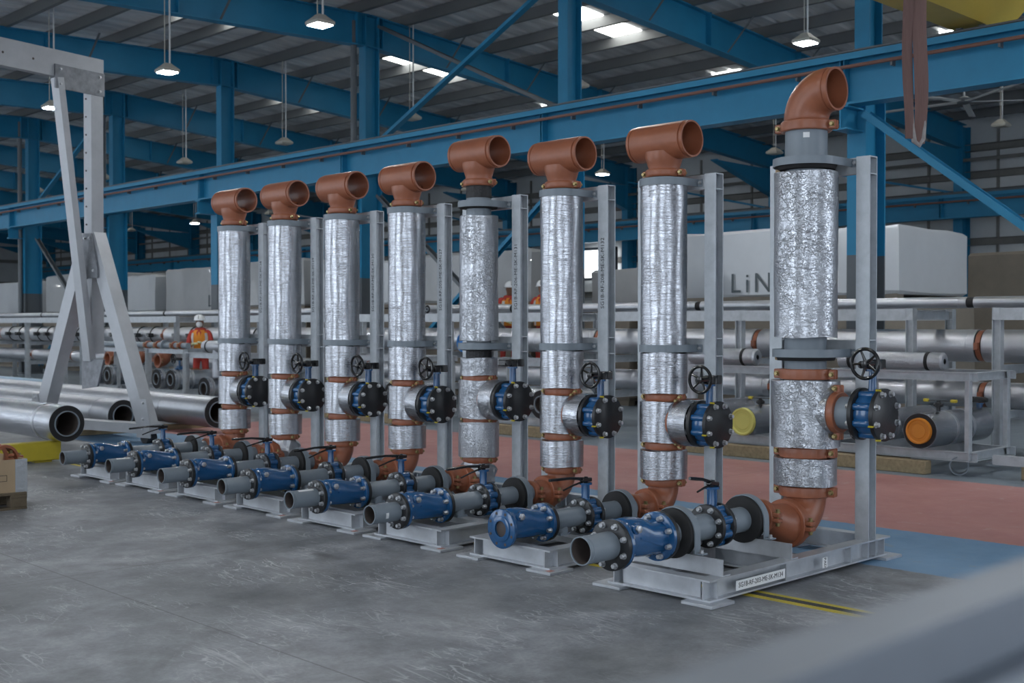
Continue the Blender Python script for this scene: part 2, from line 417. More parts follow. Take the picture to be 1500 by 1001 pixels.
XR, ZR = 10.56, 8.62     # ridge of the roof
XW = 26.9                # far side wall
def roof_z(x): return ZR - 0.08 * (x - XR) if x > XR else ZR - 0.03 * (XR - x)
Y0, Y1 = -14.0, 72.0
XL = -11.0
# roof sheet with ribs (profile along y, running down the slope)
rb = MB(); prof = []
y = Y0
while y < Y1:
    prof += [(y, 0), (y + 0.36, 0), (y + 0.40, 0.05), (y + 0.46, 0.05)]; y += 0.5
SKY = []
for k in range(-2, 9):
    yc = 13.6 + 6.0 * k
    for xa, xb in ((13.4, 14.2), (14.75, 15.55), (19.2, 20.0), (7.0, 7.7), (8.3, 9.0)):
        SKY.append((xa, xb, yc - 0.42, yc + 0.42))
for xa, xb in ((XL, XR), (XR, XW)):
    rings = [[(x, py, roof_z(x) + pz) for py, pz in prof] for x in (xa, xb)]
    rb.loft(rings, False, False, closed=False)
ceiling = struct(add('ceiling', rb, 'roof_sheet'), 'grey ribbed metal roof')
for xa, xb, ya, yb in SKY:
    p = MB(); z0, z1 = roof_z(xa) - 0.015, roof_z(xb) - 0.015
    p.loft([[(xa, ya, z0), (xa, yb, z0), (xa, yb, z0 + .008), (xa, ya, z0 + .008)], [(xb, ya, z1), (xb, yb, z1), (xb, yb, z1 + .008), (xb, ya, z1 + .008)]])
    add('skylight_sheet', p, 'skylight_sheet', ceiling)
x = XL + 0.4
while x < XW:
    p = MB(); z = roof_z(x)
    p.channel((x, Y0, z - 0.125), (x, Y1, z - 0.125), 0.235, 0.10, 0.008, (0, 0, 1))
    add('purlin', p, 'purlin_steel', ceiling)
    x += 1.3

# side wall at the far right, end wall, and unseen walls behind and left of the camera, openings placed for light
w = MB(); w.box((XW, Y0, 0), (XW + 0.12, Y1, 7.36))
wall_r = struct(add('wall_right', w, 'wall_sheet'), 'grey sheeted side wall with dark girts')
for z in (1.4, 2.7, 3.9, 5.25, 5.75, 6.5):
    g = MB(); g.channel((XW - 0.02, Y0, z), (XW - 0.02, Y1, z), 0.2, 0.16, 0.01, (0, 0, 1), -1); add('girt', g, 'wall_dark', wall_r)
g = MB(); y = -12.0
for k in range(42):
    g = MB(); g.box((XW - 0.05, y, 0), (XW, y + .07, 7.1)); add('sheet_joint', g, 'wall_dark', wall_r); y += 2.0
for z in (4.85, 6.15):
    p = MB(); p.cyl((XW - 0.35, Y0, z), (XW - .35, Y1, z), 0.05, n=8); add('wall_pipe', p, 'wall_dark', wall_r)
w = MB(); w.box((XL, Y1, 0), (XW, Y1 + 0.12, 8.7)); wall_b = struct(add('wall_back', w, 'wall_sheet'), 'grey sheeted end wall of the hall')
for z in (1.4, 2.8, 4.2, 5.6, 7.0):
    g = MB(); g.box((XL, Y1 - 0.15, z - .1), (XW, Y1, z + .1)); add('girt', g, 'wall_dark', wall_b)
# left wall: solid above the doors, openings between piers placed for streaks on the foil
w = MB(); w.box((XL - .12, Y0, 6.8), (XL, Y1, 8.0))
for ya, yb in ((-14, -9), (-4.0, 2.2), (7.2, 12), (17, 22), (27, 32), (37, 42), (47, 52), (57, 62), (67, 72)):
    w.box((XL - .12, ya, 0), (XL, yb, 6.8))
struct(add('wall_left', w, 'wall_sheet'), 'unseen sheeted wall with tall openings shaped for the light')
w = MB(); w.box((XL, Y0 - .12, 6.8), (XW, Y0, 8.6)); w.box((2.0, Y0 - .12, 0), (6.5, Y0, 6.8))  # unseen wall, openings set for foil streaks, high lintel to brighten the ceiling
for xa, xb in ((-11, -8), (-3, 2.0), (12.5, 16), (21, 26.9)):
    w.box((xa, Y0 - .12, 0), (xb, Y0, 6.8))
struct(add('wall_front', w, 'wall_sheet'), 'unseen sheeted wall with tall openings shaped for the light')
# small bright window in the far wall
wy = 24.4
g = MB(); g.box((XW - .30, wy - .75, 3.3), (XW - .27, wy + .75, 4.28)); w1 = struct(add('window_1', g, 'window_glass'), 'bright window low in the far wall')
g = MB()
for a, c in (((wy - .85, 3.2), (wy + .85, 3.3)), ((wy - .85, 4.28), (wy + .85, 4.38)), ((wy - .85, 3.25), (wy - .75, 4.33)), ((wy + .75, 3.25), (wy + .85, 4.33))):
    g.box((XW - .34, a[0], a[1]), (XW - .18, c[0], c[1]))
add('window_frame', g, 'steel_grey', w1)

# ------------------------------------------------------------------ portal frames
FY = [4.93 + 6 * k for k in range(-2, 12)]
ordn = ['first', 'second', 'third', 'fourth', 'fifth', 'sixth', 'seventh', 'eighth', 'ninth', 'tenth', 'eleventh', 'twelfth']
def frame_label(k):
    if k < 0: return 'blue steel portal frame beyond the right edge of the picture, %s one' % ('nearer', 'farther')[k + 2]
    if k == 0: return 'blue portal frame with the thick column right behind the elbow-topped riser'
    return 'blue portal frame, %s in line away from the thick right column' % ordn[k]
ZT = -0.24
for k, y in zip(range(-2, 12), FY):
    t = empty('portal_frame', (XR, y, 0)); tag(t, frame_label(k), 'steel frame', 'blue portal frames along the hall')
    def col():
        m = MB(); m.ibeam((0, 0, 1.0), (0, 0, 5.0), 0.56, 0.30, 0.03, 0.02, (1, 0, 0)); return m
    # lower column, painted grey at the foot
    m = MB(); m.ibeam((0, 0, 2.62), (0, 0, 5.0), 0.58, 0.30, 0.03, 0.02, (1, 0, 0)); lower = add('column', cached('column_lower', lambda: m), 'steel_blue', t)
    m2 = MB(); m2.ibeam((0, 0, 0.03), (0, 0, 2.62), 0.58, 0.30, 0.03, 0.02, (1, 0, 0)); add('column_foot', cached('column_foot', lambda: m2), 'steel_grey', lower)
    m3 = MB(); m3.ibeam((0.05, 0, 5.0), (0.05, 0, 8.34), 0.38, 0.24, 0.025, 0.02, (1, 0, 0)); add('upper_column', cached('upper_column', lambda: m3), 'steel_blue', t)
    m4 = MB(); m4.box((-0.40, -0.25, 0), (0.40, 0.25, 0.03)); add('base_plate', cached('base_plate', lambda: m4), 'steel_grey', t)
    m5 = MB(); m5.ibeam((-0.75, 0, 4.56), (-0.28, 0, 4.56), 0.34, 0.24, 0.025, 0.02, (0, 0, 1)); add('bracket', cached('bracket', lambda: m5), 'steel_blue', t)
    # rafters
    xl = XL - XR + 0.1; xr = XW - XR - 0.3
    rr = MB(); rr.ibeam((0, 0, ZR + ZT - 0.35), (xl, 0, roof_z(XR + xl) + ZT - 0.30), 0.70, 0.24, 0.025, 0.015, (0, 0, 1)); ra = add('rafter', cached('rafter_l', lambda: rr), 'steel_blue', t)
    rr2 = MB(); rr2.ibeam((0, 0, ZR + ZT - 0.35), (xr, 0, roof_z(XR + xr) + ZT - 0.30), 0.70, 0.24, 0.025, 0.015, (0, 0, 1)); rb_ = add('rafter', cached('rafter_r', lambda: rr2), 'steel_blue', t)
    for xs in (-9, -4.6, -0.35, 0.35):
        s = MB(); zz = roof_z(XR + xs) + ZT; s.box((xs - .01, -.12, zz - .67), (xs + .01, .12, zz - .01)); add('stiffener', cached(('stf', xs), lambda: s), 'steel_blue', ra)
    for xs in (4.2, 7.6, 11.4):
        s = MB(); zz = roof_z(XR + xs) + ZT; s.box((xs - .01, -.14, zz - .68), (xs + .01, .14, zz + .03)); add('stiffener', cached(('stf', xs), lambda: s), 'steel_blue', rb_)
    for xs in (-8.9, -6.3, -3.7, 2.2, 4.8, 7.4, 10.0):
        s = MB(); zz = roof_z(XR + xs) + ZT
        s.bar((xs, -.12, zz - .66), (xs + .05, -.75, zz + .02), .05, .008, (1, 0, 0)); add('fly_brace', cached(('fly', xs), lambda: s), 'steel_grey', t)
    if k in (2, 4, 5):
        s = MB(); s.cyl((-.36, .02, .05), (-.36, .02, 8.2), .07, n=14); add('downpipe', cached('downpipe', lambda: s), 'steel_grey', t)
    # haunch and far column
    hz = roof_z(XR + xr) + ZT
    h = MB(); h.prism((xr - 0.1, -0.01, 0), (xr - 0.1, 0.01, 0), [(hz - .65, 0.0), (hz - 1.5, 0.0), (hz - .62, -3.2)], (0, 0, 1))
    add('haunch', cached('haunch', lambda: h), 'steel_blue', t)
    h = MB(); h.prism((xr - 0.1, -0.12, 0), (xr - 0.1, 0.12, 0), [(hz - 1.5, 0.0), (hz - 1.53, 0.0), (hz - .65, -3.2), (hz - .62, -3.2)], (0, 0, 1))
    add('haunch_flange', cached('haunch_flange', lambda: h), 'steel_blue', t)
    m6 = MB(); m6.ibeam((xr, 0, 0), (xr, 0, hz), 0.5, 0.26, 0.03, 0.02, (1, 0, 0)); add('wall_column', cached('wall_column', lambda: m6), 'steel_blue', t)

# ------------------------------------------------------------------ crane runway beams
def runway(xc, z0, z1, label):
    t = empty('crane_runway_beam', (xc, 0, 0)); tag(t, label, 'crane beam')
    y = FY[0]
    for a, c in zip(FY[:-1], FY[1:]):
        m = MB(); m.ibeam((0, a + .005, (z0 + z1) / 2), (0, c - .005, (z0 + z1) / 2), z1 - z0, 0.30, 0.03, 0.016, (0, 0, 1))
        b = add('girder', cached(('girder', xc), lambda: m), 'steel_blue', t, (0, a - FY[0], 0))
        for q in (0.02, 2.0, 4.0, 5.96):
            s = MB(); s.box((-.145, -.008, z0 + .03), (-.008, .008, z1 - .03)); add('stiffener', cached(('gst', xc), lambda: s), 'steel_blue', b, (0, FY[0] + q, 0)) if q in (0.02, 5.96) else None
    m = MB(); m.channel((0, FY[0], z1 + .03), (0, FY[-1], z1 + .03), 0.44, 0.09, 0.012, (1, 0, 0), 1); add('cap_channel', m, 'steel_blue', t)
    m = MB(); m.ibeam((0, FY[0], z1 + .07), (0, FY[-1], z1 + .07), 0.09, 0.07, 0.025, 0.02, (0, 0, 1)); add('rail', m, 'steel_grey', t)
    m = MB(); m.cyl((-0.20, FY[0], z1 - .16), (-0.20, FY[-1], z1 - .16), 0.028, n=8); add('conductor_bar', m, 'conductor_brown', t)
    for i in range(int((FY[-1] - FY[0]) / 1.5)):
        s = MB(); s.box((-.20, -.015, z1 - .24), (-.10, .015, z1 - .16)); add('bar_clip', cached(('clip', xc), lambda: s), 'steel_grey', t, (0, FY[0] + i * 1.5 + .7, 0))
runway(9.98, 4.74, 5.42, 'blue crane runway beam with brown conductor bar passing behind the riser tops')
runway(25.4, 4.45, 5.05, 'distant blue runway beam along the far side wall')

def brace(p0, p1, label, m='steel_blue', sz=0.14, grp='diagonal braces between columns'):
    b = MB(); b.channel(p0, p1, sz, sz * .5, 0.012, (1, 0, 0)); tag(add('brace', b, m), label, 'brace', grp)
brace((XR - .36, 4.77, 4.60), (XR - .36, -1.0, 0.18), 'blue channel brace sloping down to the right from the thick column', sz=.2)
brace((XR + .1, 16.75, 5.5), (XR + .1, 11.1, 8.1), 'blue brace rising to the right above the runway beam')
brace((XR + .2, 16.75, 8.1), (XR + .2, 11.1, 5.5), 'grey brace falling to the right above the runway beam', 'steel_grey')
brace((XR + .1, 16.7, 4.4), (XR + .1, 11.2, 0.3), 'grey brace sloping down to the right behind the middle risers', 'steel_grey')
brace((XR + .2, 11.2, 4.4), (XR + .2, 16.7, 0.3), 'blue brace rising to the right behind the middle risers')
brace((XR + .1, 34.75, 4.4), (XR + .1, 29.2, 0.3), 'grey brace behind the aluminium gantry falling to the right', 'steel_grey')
brace((XR + .2, 29.2, 4.4), (XR + .2, 34.75, 0.3), 'dark blue brace behind the aluminium gantry rising to the right', 'steel_blue')
brace((XR + .1, 34.75, 5.5), (XR + .1, 29.2, 8.1), 'thin blue brace left of the gantry mast, above the runway beam')
for k, (ya, yb) in enumerate(((11.1, 16.8), (17.1, 22.8), (29.1, 34.8))):
    brace((XW - .6, ya, 5.3), (XW - .6, yb, 6.6), 'blue brace high on the far side wall, %s from the right' % ordn[k], sz=0.12)

# ------------------------------------------------------------------ hanging lamps
def lamp(x, y, z, label, lit=True, grp='hall lamps on twin rods'):
    t = empty('hanging_lamp', (x, y, z)); tag(t, label, 'lamp', grp)
    def hous():
        m = MB(); m.loft([[(sx * a, sy * a, zz) for sx, sy in ((-1, -1), (1, -1), (1, 1), (-1, 1))] for a, zz in ((.155, 0.0), (.165, .015), (.165, .05), (.08, .13), (.055, .16))]); return m
    add('housing', cached('lamp_housing', hous), 'lamp_body', t)
    def lens():
        m = MB(); m.box((-.135, -.135, -.012), (.135, .135, .004)); return m
    add('lens', cached('lamp_lens' if lit else 'lamp_lens_off', lens), 'lamp_lens' if lit else 'lamp_body', t)
    top = roof_z(x) - z - .0
    m = MB(); m.cyl((.05, 0, .16), (.05, 0, top), .016, n=6); add('rod', cached(('rod', round(top, 2)), lambda: m), 'fan_white', t)
    m2 = MB(); m2.cyl((-.05, 0, .16), (-.05, 0, top), .009, n=6); add('cable', cached(('cable', round(top, 2)), lambda: m2), 'lamp_body', t)
seen = {0: 'lit hanging lamp at the top left, nearest in its row', 1: 'lit hanging lamp above and right of the gantry mast', 2: 'lit hanging lamp just left of the gantry mast'}
ORD = ordn + ['thirteenth', 'fourteenth', 'fifteenth', 'sixteenth']
def clear(y):
    """keep a lamp rod off the rafters"""
    k = min(FY, key=lambda f: abs(f - y)); return y if abs(y - k) > .25 else (k + .25 if y >= k else k - .25)
for i in range(-3, 10):
    y = clear(10.97 + 4.98 * i)
    lamp(5.25, y, 6.2, seen.get(i, 'hanging lamp of the left row, %s along the hall' % ORD[i + 3]), True)
    lamp(-3.5, y, 6.2, 'hanging lamp over the near aisle, %s along the hall' % ORD[i + 3], True, 'hall lamps over the near aisle')
for i in range(-1, 8):
    y = clear(6.6 + 5.05 * i)
    lamp(11.6, y, 6.2, ('bright hanging lamp left of the thick blue column' if i == 0 else 'hanging lamp of the middle row, %s along the hall' % ORD[i + 1]), i < 1, 'hall lamps of the middle row')
for i in range(0, 8):
    y = clear(7.6 + 6.0 * i)
    lamp(21.4, y, 6.1, ('unlit hanging lamp at the right edge under the ceiling fan' if i == 0 else 'far hanging lamp below the runway beam, %s from the right' % ORD[i]), i in (2, 4, 6), 'hall lamps of the far row')

# =================================================================== RISER SKIDS
def coupling_mesh(r, h=0.034, lug=0.045, n=36):
    """grooved coupling, axis z, lugs at +-x"""
    m = MB(); Ro = r + 0.026
    m.lathe([(-h, r - .004), (-h, Ro - .006), (-h + .006, Ro), (-.010, Ro + .002), (.010, Ro + .002), (h - .006, Ro), (h, Ro - .006), (h, r - .004)], n=n, loop=True)
    for s in (-1, 1):
        a, b = sorted((s * (Ro - .02), s * (Ro + lug)))
        m.chbox((a, .004, -h * .9), (b, .032, h * .9), .006)
        m.chbox((a, -.032, -h * .9), (b, -.004, h * .9), .006)
    return m
def bolt_pair_mesh(L=0.05, r=0.0125):
    m = MB(); m.cyl((0, -L * .5, 0), (0, L * .5, 0), r * .6, n=8)
    m.hexbolt((0, -.032, 0), (0, -.032 - .024, 0), r * 1.15); m.hexbolt((0, .032, 0), (0, .032 + .024, 0), r * 1.15)
    return m
def coupling(t, loc, rot, r, h=0.034, bolt='brass', lug=.045):
    c = add('coupling', cached(('coupling', r, h, lug), lambda: coupling_mesh(r, h, lug)), 'orange_paint', t, loc, rot)
    for s in (-1, 1):
        add('bolt', cached('coupling_bolt', bolt_pair_mesh), bolt, c, (s * (r + .026 + lug * .48), 0, 0))
    return c
def sleeve_mesh(R_, z0, z1, ri, n=56, jit=0.0018):
    random.seed(int(z0 * 1000) + int(R_ * 1000))
    m = MB(); k = max(3, int((z1 - z0) / 0.07)); a = 2 * PI / n
    rings = []
    ph = [random.uniform(0, 6) for _ in range(4)]
    for i in range(k + 1):
        z = z0 + (z1 - z0) * i / k; rg = []
        for j in range(n):
            t = a * j
            rr = R_ + .002 * math.sin(2 * t + ph[0] + z * 2) + .0015 * math.sin(5 * t + ph[1] - z * 7) + random.uniform(-jit, jit)
            dz = 0.004 * math.sin(3 * t + ph[2]) if i in (0, k) else 0
            rg.append((rr * math.cos(t), rr * math.sin(t), z + dz))
        rings.append(rg)
    inner = lambda z: [(ri * math.cos(a * j), ri * math.sin(a * j), z) for j in range(n)]
    m.loft([inner(z0 + .004)] + rings + [inner(z1 - .004)], False, False)
    return m
def sleeve(t, R_, z0, z1, ri, x, y, m, name='insulation_sleeve'):
    return add(name, cached(('sleeve', R_, z0, z1), lambda: sleeve_mesh(R_, z0, z1, ri), 50), m, t, (x, y, 0))
def elbow_mesh(r, ce, ri, n=32, k=12, lip=0.05):
    """90 degree elbow: starts at (-ce,0,0) heading +x, ends at (0,0,ce) heading +z"""
    m = MB(); out = []; inn = []
    path = [((-ce, 0, 0), 0.0), ((-ce + lip, 0, 0), 0.0)]
    rb = ce - lip
    for i in range(1, k):
        a = PI / 2 * i / k
        path.append(((-rb + rb * math.sin(a), 0, rb - rb * math.cos(a)), a))
    path += [((0, 0, ce - lip), PI / 2), ((0, 0, ce), PI / 2)]
    def ringat(p, a, rr):
        p = Vector(p); d1 = Vector((0, 1, 0)); d2 = Vector((-math.sin(a), 0, math.cos(a)))
        return [p + (d1 * math.cos(2 * PI * j / n) + d2 * math.sin(2 * PI * j / n)) * rr for j in range(n)]
    rings = []
    for i, (p, a) in enumerate(path):
        if i in (1, len(path) - 2):   # groove
            d = Vector((math.cos(a), 0, math.sin(a))); q = Vector(p); s = 1 if i == 1 else -1
            for off, rr in ((-.022, r), (-.020, r - .005), (-.012, r - .005), (-.010, r)):
                rings.append((s * off, ringat(q + d * off * s, a, rr)))
            rings.append((0, ringat(p, a, r + .004)))
        elif i in (0, len(path) - 1): rings.append((0, ringat(p, a, r)))
        else: rings.append((0, ringat(p, a, r + .004)))
    # fix order at the far groove
    body = [q for _, q in rings]
    if len(body) >= 6: body[-6:-1] = list(reversed(body[-6:-1]))
    inner = [ringat(p, a, ri) for p, a in reversed(path)]
    m.loft(body + inner + [body[0]], False, False)
    return m
def tee_mesh(r, L, rb, zb, ri, n=36):
    """tee: run along y (length 2L) of radius r, branch of radius rb down to z=-zb"""
    m = MB()
    m.lathe([(-L, ri), (-L, r), (-L + .022, r), (-L + .024, r - .005), (-L + .034, r - .005), (-L + .036, r + .004), (L - .036, r + .004), (L - .034, r - .005), (L - .024, r - .005), (L - .022, r), (L, r), (L, ri)], ax=(0, 1, 0), n=n, loop=True)
    rings = []
    for q, rr in ((0.35, 1.32), (0.55, 1.22), (0.68, 1.13), (0.80, 1.06), (0.9, 1.0), (1.0, 1.0)):
        rings.append([(rb * min(rr, (r + .003) / rb) * math.cos(2 * PI * j / n), rb * rr * 1.0 * math.sin(2 * PI * j / n), -zb * q) for j in range(n)])
    m.loft(rings, False, True)
    return m
def pipe_mesh(p0, p1, r, wall=0.006, groove0=False, n=32):
    L = (Vector(p1) - Vector(p0)).length; pr = [(0, r - wall), (0, r)]
    if groove0: pr += [(.016, r), (.018, r - .003), (.026, r - .003), (.028, r)]
    pr += [(L, r), (L, r - wall)]
    m = MB(); m.lathe(pr, p0, Vector(p1) - Vector(p0), n, loop=True)
    return m

def bolts_on(parent, xf, rc, rb, nb, dirx, L=0.028, mt='zinc', ph=0.5):
    """hex heads on a face at local x = xf, pointing along dirx"""
    for i in range(nb):
        a = 2 * PI * (i + ph) / nb
        add('bolt', cached(('hexhead', rb, L), lambda: MB().hexbolt((0, 0, 0), (L, 0, 0), rb)), mt, parent, (xf, rc * math.cos(a), rc * math.sin(a)), (0, 0, 0 if dirx > 0 else PI))

def butterfly_body(r, half, neck, lugs=8):
    """axis x, stem up z"""
    m = MB()
    m.lathe([(-half, r * .55), (-half, r * .80), (-half * .7, r * .86), (half * .7, r * .86), (half, r * .80), (half, r * .55)], ax=(1, 0, 0), n=32, loop=True)
    for i in range(lugs):
        a = 2 * PI * (i + .5) / lugs
        y, z = r * .80 * math.cos(a), r * .80 * math.sin(a)
        m.lathe([(-half, .024), (-half * .9, .028), (half * .9, .028), (half, .024)], (0, y, z), (1, 0, 0), 12, True, True)
    m.lathe([(r * .7, .034), (r * 1.05, .026), (neck - .012, .024)], n=16)
    m.lathe([(neck - .014, .045), (neck, .045)], n=20, cap0=True, cap1=True)
    for s in (-1, 1):
        m.box((-.006, s * .02 - .004, r * .8), (.006, s * .034 + .004, neck - .014))
    return m
def flange_mesh(R_, ri, th, n=40):
    m = MB(); m.lathe([(0, ri), (0, R_ - .004), (.003, R_), (th - .003, R_), (th, R_ - .004), (th, ri)], ax=(1, 0, 0), n=n, loop=True); return m
def blind_mesh(R_, th, n=40):
    m = MB(); m.lathe([(0, R_ - .004), (.003, R_), (th - .003, R_), (th, R_ - .004)], ax=(1, 0, 0), n=n, cap0=True, cap1=True); return m
def handwheel_mesh(R_=0.095):
    m = MB(); m.torus((0, 0, 0), (0, 1, 0), R_, .012, 36, 8)
    for i in range(5):
        a = 2 * PI * i / 5 + .3
        m.tube([(math.cos(a) * .02, .012, math.sin(a) * .02), (math.cos(a) * R_ * .6, .008, math.sin(a) * R_ * .6), (math.cos(a) * R_, 0, math.sin(a) * R_)], [.011, .008, .007], 6)
    m.lathe([(-.015, .012), (-.012, .022), (.03, .022), (.10, .016)], ax=(0, 1, 0), n=14, cap0=True, cap1=True)
    return m
def gearbox_mesh():
    m = MB(); m.chbox((-.045, -.055, -.028), (.045, .055, .030), .008)
    m.lathe([(-.028, .05), (.022, .05), (.034, .042)], (.0, .02, 0), (0, 0, 1), 20, True, True)
    m.lathe([(0, .028), (.05, .024)], (-.03, -.05, .0), (0, -1, 0), 14, True, True)
    m.chbox((-.03, .05, -.030), (.035, .115, .034), .006)
    return m

def branch_valve(t, x, y, z, d0, half, wheel, R_=0.172):
    """butterfly valve with blind flange on the branch; local x points to -y of the hall"""
    v = add('butterfly_valve', cached(('bfv', half), lambda: butterfly_body(R_, half, .295)), 'valve_blue', t, (x, y - d0, z), (0, 0, -PI / 2))
    th = .032
    add('flange', cached(('flg', R_, .1, th), lambda: flange_mesh(R_, .10, th)), 'black_paint', v, (-half - th, 0, 0))
    add('blind_flange', cached(('blind', R_, th), lambda: blind_mesh(R_, th)), 'black_paint', v, (half, 0, 0))
    bolts_on(v, half + th, R_ * .845, .0165, 8, 1)
    bolts_on(v, -half - th, R_ * .845, .0165, 8, -1, .022)
    for i in (2, 4, 5):
        a = 2 * PI * (i + .5) / 8
        mk = MB(); mk.box((half - .002, -.004, -.012), (half + th + .002, .004, .012))
        add('paint_mark', cached(('mark', half), lambda: mk), 'yellow_paint', v, (0, R_ * .985 * math.cos(a), R_ * .985 * math.sin(a)), (a - PI / 2, 0, 0))
    add('gearbox', cached('gearbox', gearbox_mesh), 'black_gloss', v, (0.0, 0.0, .325))
    if wheel:
        add('handwheel', cached('handwheel', handwheel_mesh), 'black_gloss', v, (.035, -.16, .335), (0, random.uniform(0, 1), 0))
    else:
        m = MB(); m.chbox((-.05, -.13, -.025), (.05, -.05, .028), .008); add('gearbox_cover', cached('gearbox_cover', lambda: m), 'black_gloss', v, (0, 0, .33))
    return v

def check_body(L, r):
    """swing check valve body, axis x from 0 to L, cover hump on top near the inlet"""
    m = MB(); n = 28
    k = r / 0.145
    S = [(0.0, .095, .095, .095), (.028, .082, .084, .080), (.045, .082, .122, .080), (.065, .086, .140, .082), (.13, .090, .141, .087), (.18, .094, .134, .092), (.24, .098, .118, .097), (.30, .101, .108, .101), (.34, .103, .105, .103), (.37, .105, .105, .105)]
    rings = []
    for x, w_, t_, b_ in S:
        x = x / .37 * L; e = 2.0 if t_ < .106 else 2.3 if t_ < .12 else 3.2; rg = []
        for j in range(n):
            a = 2 * PI * j / n; c, s_ = math.cos(a), math.sin(a)
            yy = math.copysign(abs(c) ** (2 / e), c) * w_ * k; zz = math.copysign(abs(s_) ** (2 / e), s_) * (t_ if s_ > 0 else b_) * k
            rg.append((x, yy, zz))
        rings.append(rg)
    m.loft(rings, True, True)
    # side ribs of the cover
    for s in (-1, 1):
        m.prism((.12 * L / .37, s * .089 * k, .03), (.30 * L / .37, s * .099 * k, -.03), [(-.006, -.006), (.006, -.006), (.006, .006), (-.006, .006)], (0, 0, 1))
        m.lathe([(0, .032), (.020, .032), (.024, .026)], (.085 * L / .37, s * .072 * k, .088 * k), (0, s, 0), 18, False, True)
    return m
def check_valve(t, x, y, z, L, R_, inlet):
    """inlet: 'spool' (black loose flange and pipe stub) or 'open' (bare blue flange)"""
    v = add('check_valve', cached(('ckb', L, R_), lambda: check_body(L, R_)), 'valve_blue', t, (x, y, z))
    th = .026
    add('valve_flange', cached(('vflg_in', R_), lambda: flange_mesh(R_, R_ * .42, th)), 'valve_blue', v, (-th + .01, 0, 0))
    add('valve_flange', cached(('vflg_out', R_), lambda: flange_mesh(R_, R_ * .42, th)), 'valve_blue', v, (L - .01, 0, 0))
    add('plug', cached('hexplug', lambda: MB().hexbolt((0, 0, 0), (0, -.022, 0), .023, False)), 'zinc', v, (.085 * L / .37, -.094 * R_ / .145, .088 * R_ / .145), label='grey hexagon plug')
    rc = R_ * .82
    if inlet == 'spool':
        add('flange', cached(('lflg', R_), lambda: flange_mesh(R_ * 1.0, R_ * .5, .03)), 'black_paint', v, (-th - .022, 0, 0))
        bolts_on(v, -th - .022, rc, .0145, 8, -1)
        bolts_on(v, .012, rc, .012, 8, 1, .022)
    else:
        add('raised_face', cached(('rface', R_), lambda: flange_mesh(R_ * .66, R_ * .40, .006)), 'valve_blue', v, (-th + .004, 0, 0))
        add('bore', cached(('bore', R_), lambda: blind_mesh(R_ * .41, .004)), 'rust_and_shade', v, (-.008, 0, 0))
        for i in range(8):
            a = 2 * PI * (i + .5) / 8
            h = MB(); h.cyl((-.003, 0, 0), (.004, 0, 0), .010, n=12)
            add('bolt_hole', cached('bolt_hole', lambda: h), 'rust_and_shade', v, (-th + .0115, rc * math.cos(a), rc * math.sin(a)))
    add('flange', cached(('lflg', R_), lambda: flange_mesh(R_ * 1.0, R_ * .5, .03)), 'black_paint', v, (L + .016, 0, 0))
    bolts_on(v, L - .012, rc, .0145, 8, -1, .034)
    return v
def lever_mesh(L=0.40):
    m = MB()
    m.chbox((-.05, -.02, -.014), (.05, .02, .014), .005)
    m.tube([(-.03, 0, .006), (-L * .45, .0, .016), (-L * .8, .0, .012), (-L, 0, .010)], [.013, .010, .011, .010], 8)
    m.tube([(-.02, .0, -.010), (-L * .35, .0, -.035), (-L * .62, 0, -.065)], [.008, .007, .006], 8)
    m.cyl((0, 0, -.02), (0, 0, .022), .014, n=8)
    return m
def lever_valve(t, x, y, z, R_, L, tilt=0.0):
    half = .042; th = .028
    v = add('lever_valve', cached(('lvb', R_), lambda: butterfly_body(R_, half, R_ + .105)), 'valve_blue', t, (x, y, z))
    for q in (-half - th, half):
        add('flange', cached(('lvf', R_), lambda: flange_mesh(R_, R_ * .5, th)), 'black_paint', v, (q, 0, 0))
    bolts_on(v, -half - th, R_ * .82, .0145, 8, -1)
    bolts_on(v, half + th, R_ * .82, .0145, 8, 1, .022)
    add('lever', cached(('lever', L), lambda: lever_mesh(L)), 'black_gloss', v, (0, 0, R_ + .125), (0, tilt, 0.06))
    return v
def support(t, x, y, z, R_, zb, rp):
    """rubber ring on the pipe held by a grey arch strap on legs"""
    s = MB(); hw = .026; n = 24; o = []; i_ = []
    for ro, lst in ((R_ + .008, o), (R_, i_)):
        lst.append((-ro, zb - z))
        for j in range(n + 1):
            a = PI - PI * j / n; lst.append((ro * math.cos(a), ro * math.sin(a)))
        lst.append((ro, zb - z))
    k = len(o)
    b = len(s.v)
    for lst in (o, i_):
        for xx in (-hw, hw):
            s.v += [(xx, p, q) for p, q in lst]
    def idx(l, e, j): return b + (l * 2 + e) * k + j
    for j in range(k - 1):
        s.f += [(idx(0, 0, j), idx(0, 0, j + 1), idx(0, 1, j + 1), idx(0, 1, j)), (idx(1, 0, j), idx(1, 1, j), idx(1, 1, j + 1), idx(1, 0, j + 1)),
                (idx(0, 0, j), idx(1, 0, j), idx(1, 0, j + 1), idx(0, 0, j + 1)), (idx(0, 1, j), idx(0, 1, j + 1), idx(1, 1, j + 1), idx(1, 1, j))]
    for sg in (-1, 1):
        s.box((-hw, min(sg * R_, sg * (R_ + .06)), zb - z), (hw, max(sg * R_, sg * (R_ + .06)), zb - z + .008))
    p = add('pipe_support', cached(('supp', R_, round(zb - z, 3)), lambda: s), 'grey_paint', t, (x, y, z))
    add('rubber_ring', cached(('rring', R_, rp), lambda: flange_mesh(R_ - .001, rp, .06)), 'rubber', p, (-.055, 0, 0))
    for sg in (-1, 1):
        add('bolt', cached('supp_bolt', lambda: MB().hexbolt((0, 0, 0), (0, 0, .02), .013)), 'zinc', p, (0, sg * (R_ + .035), zb - z + .008))
    return p
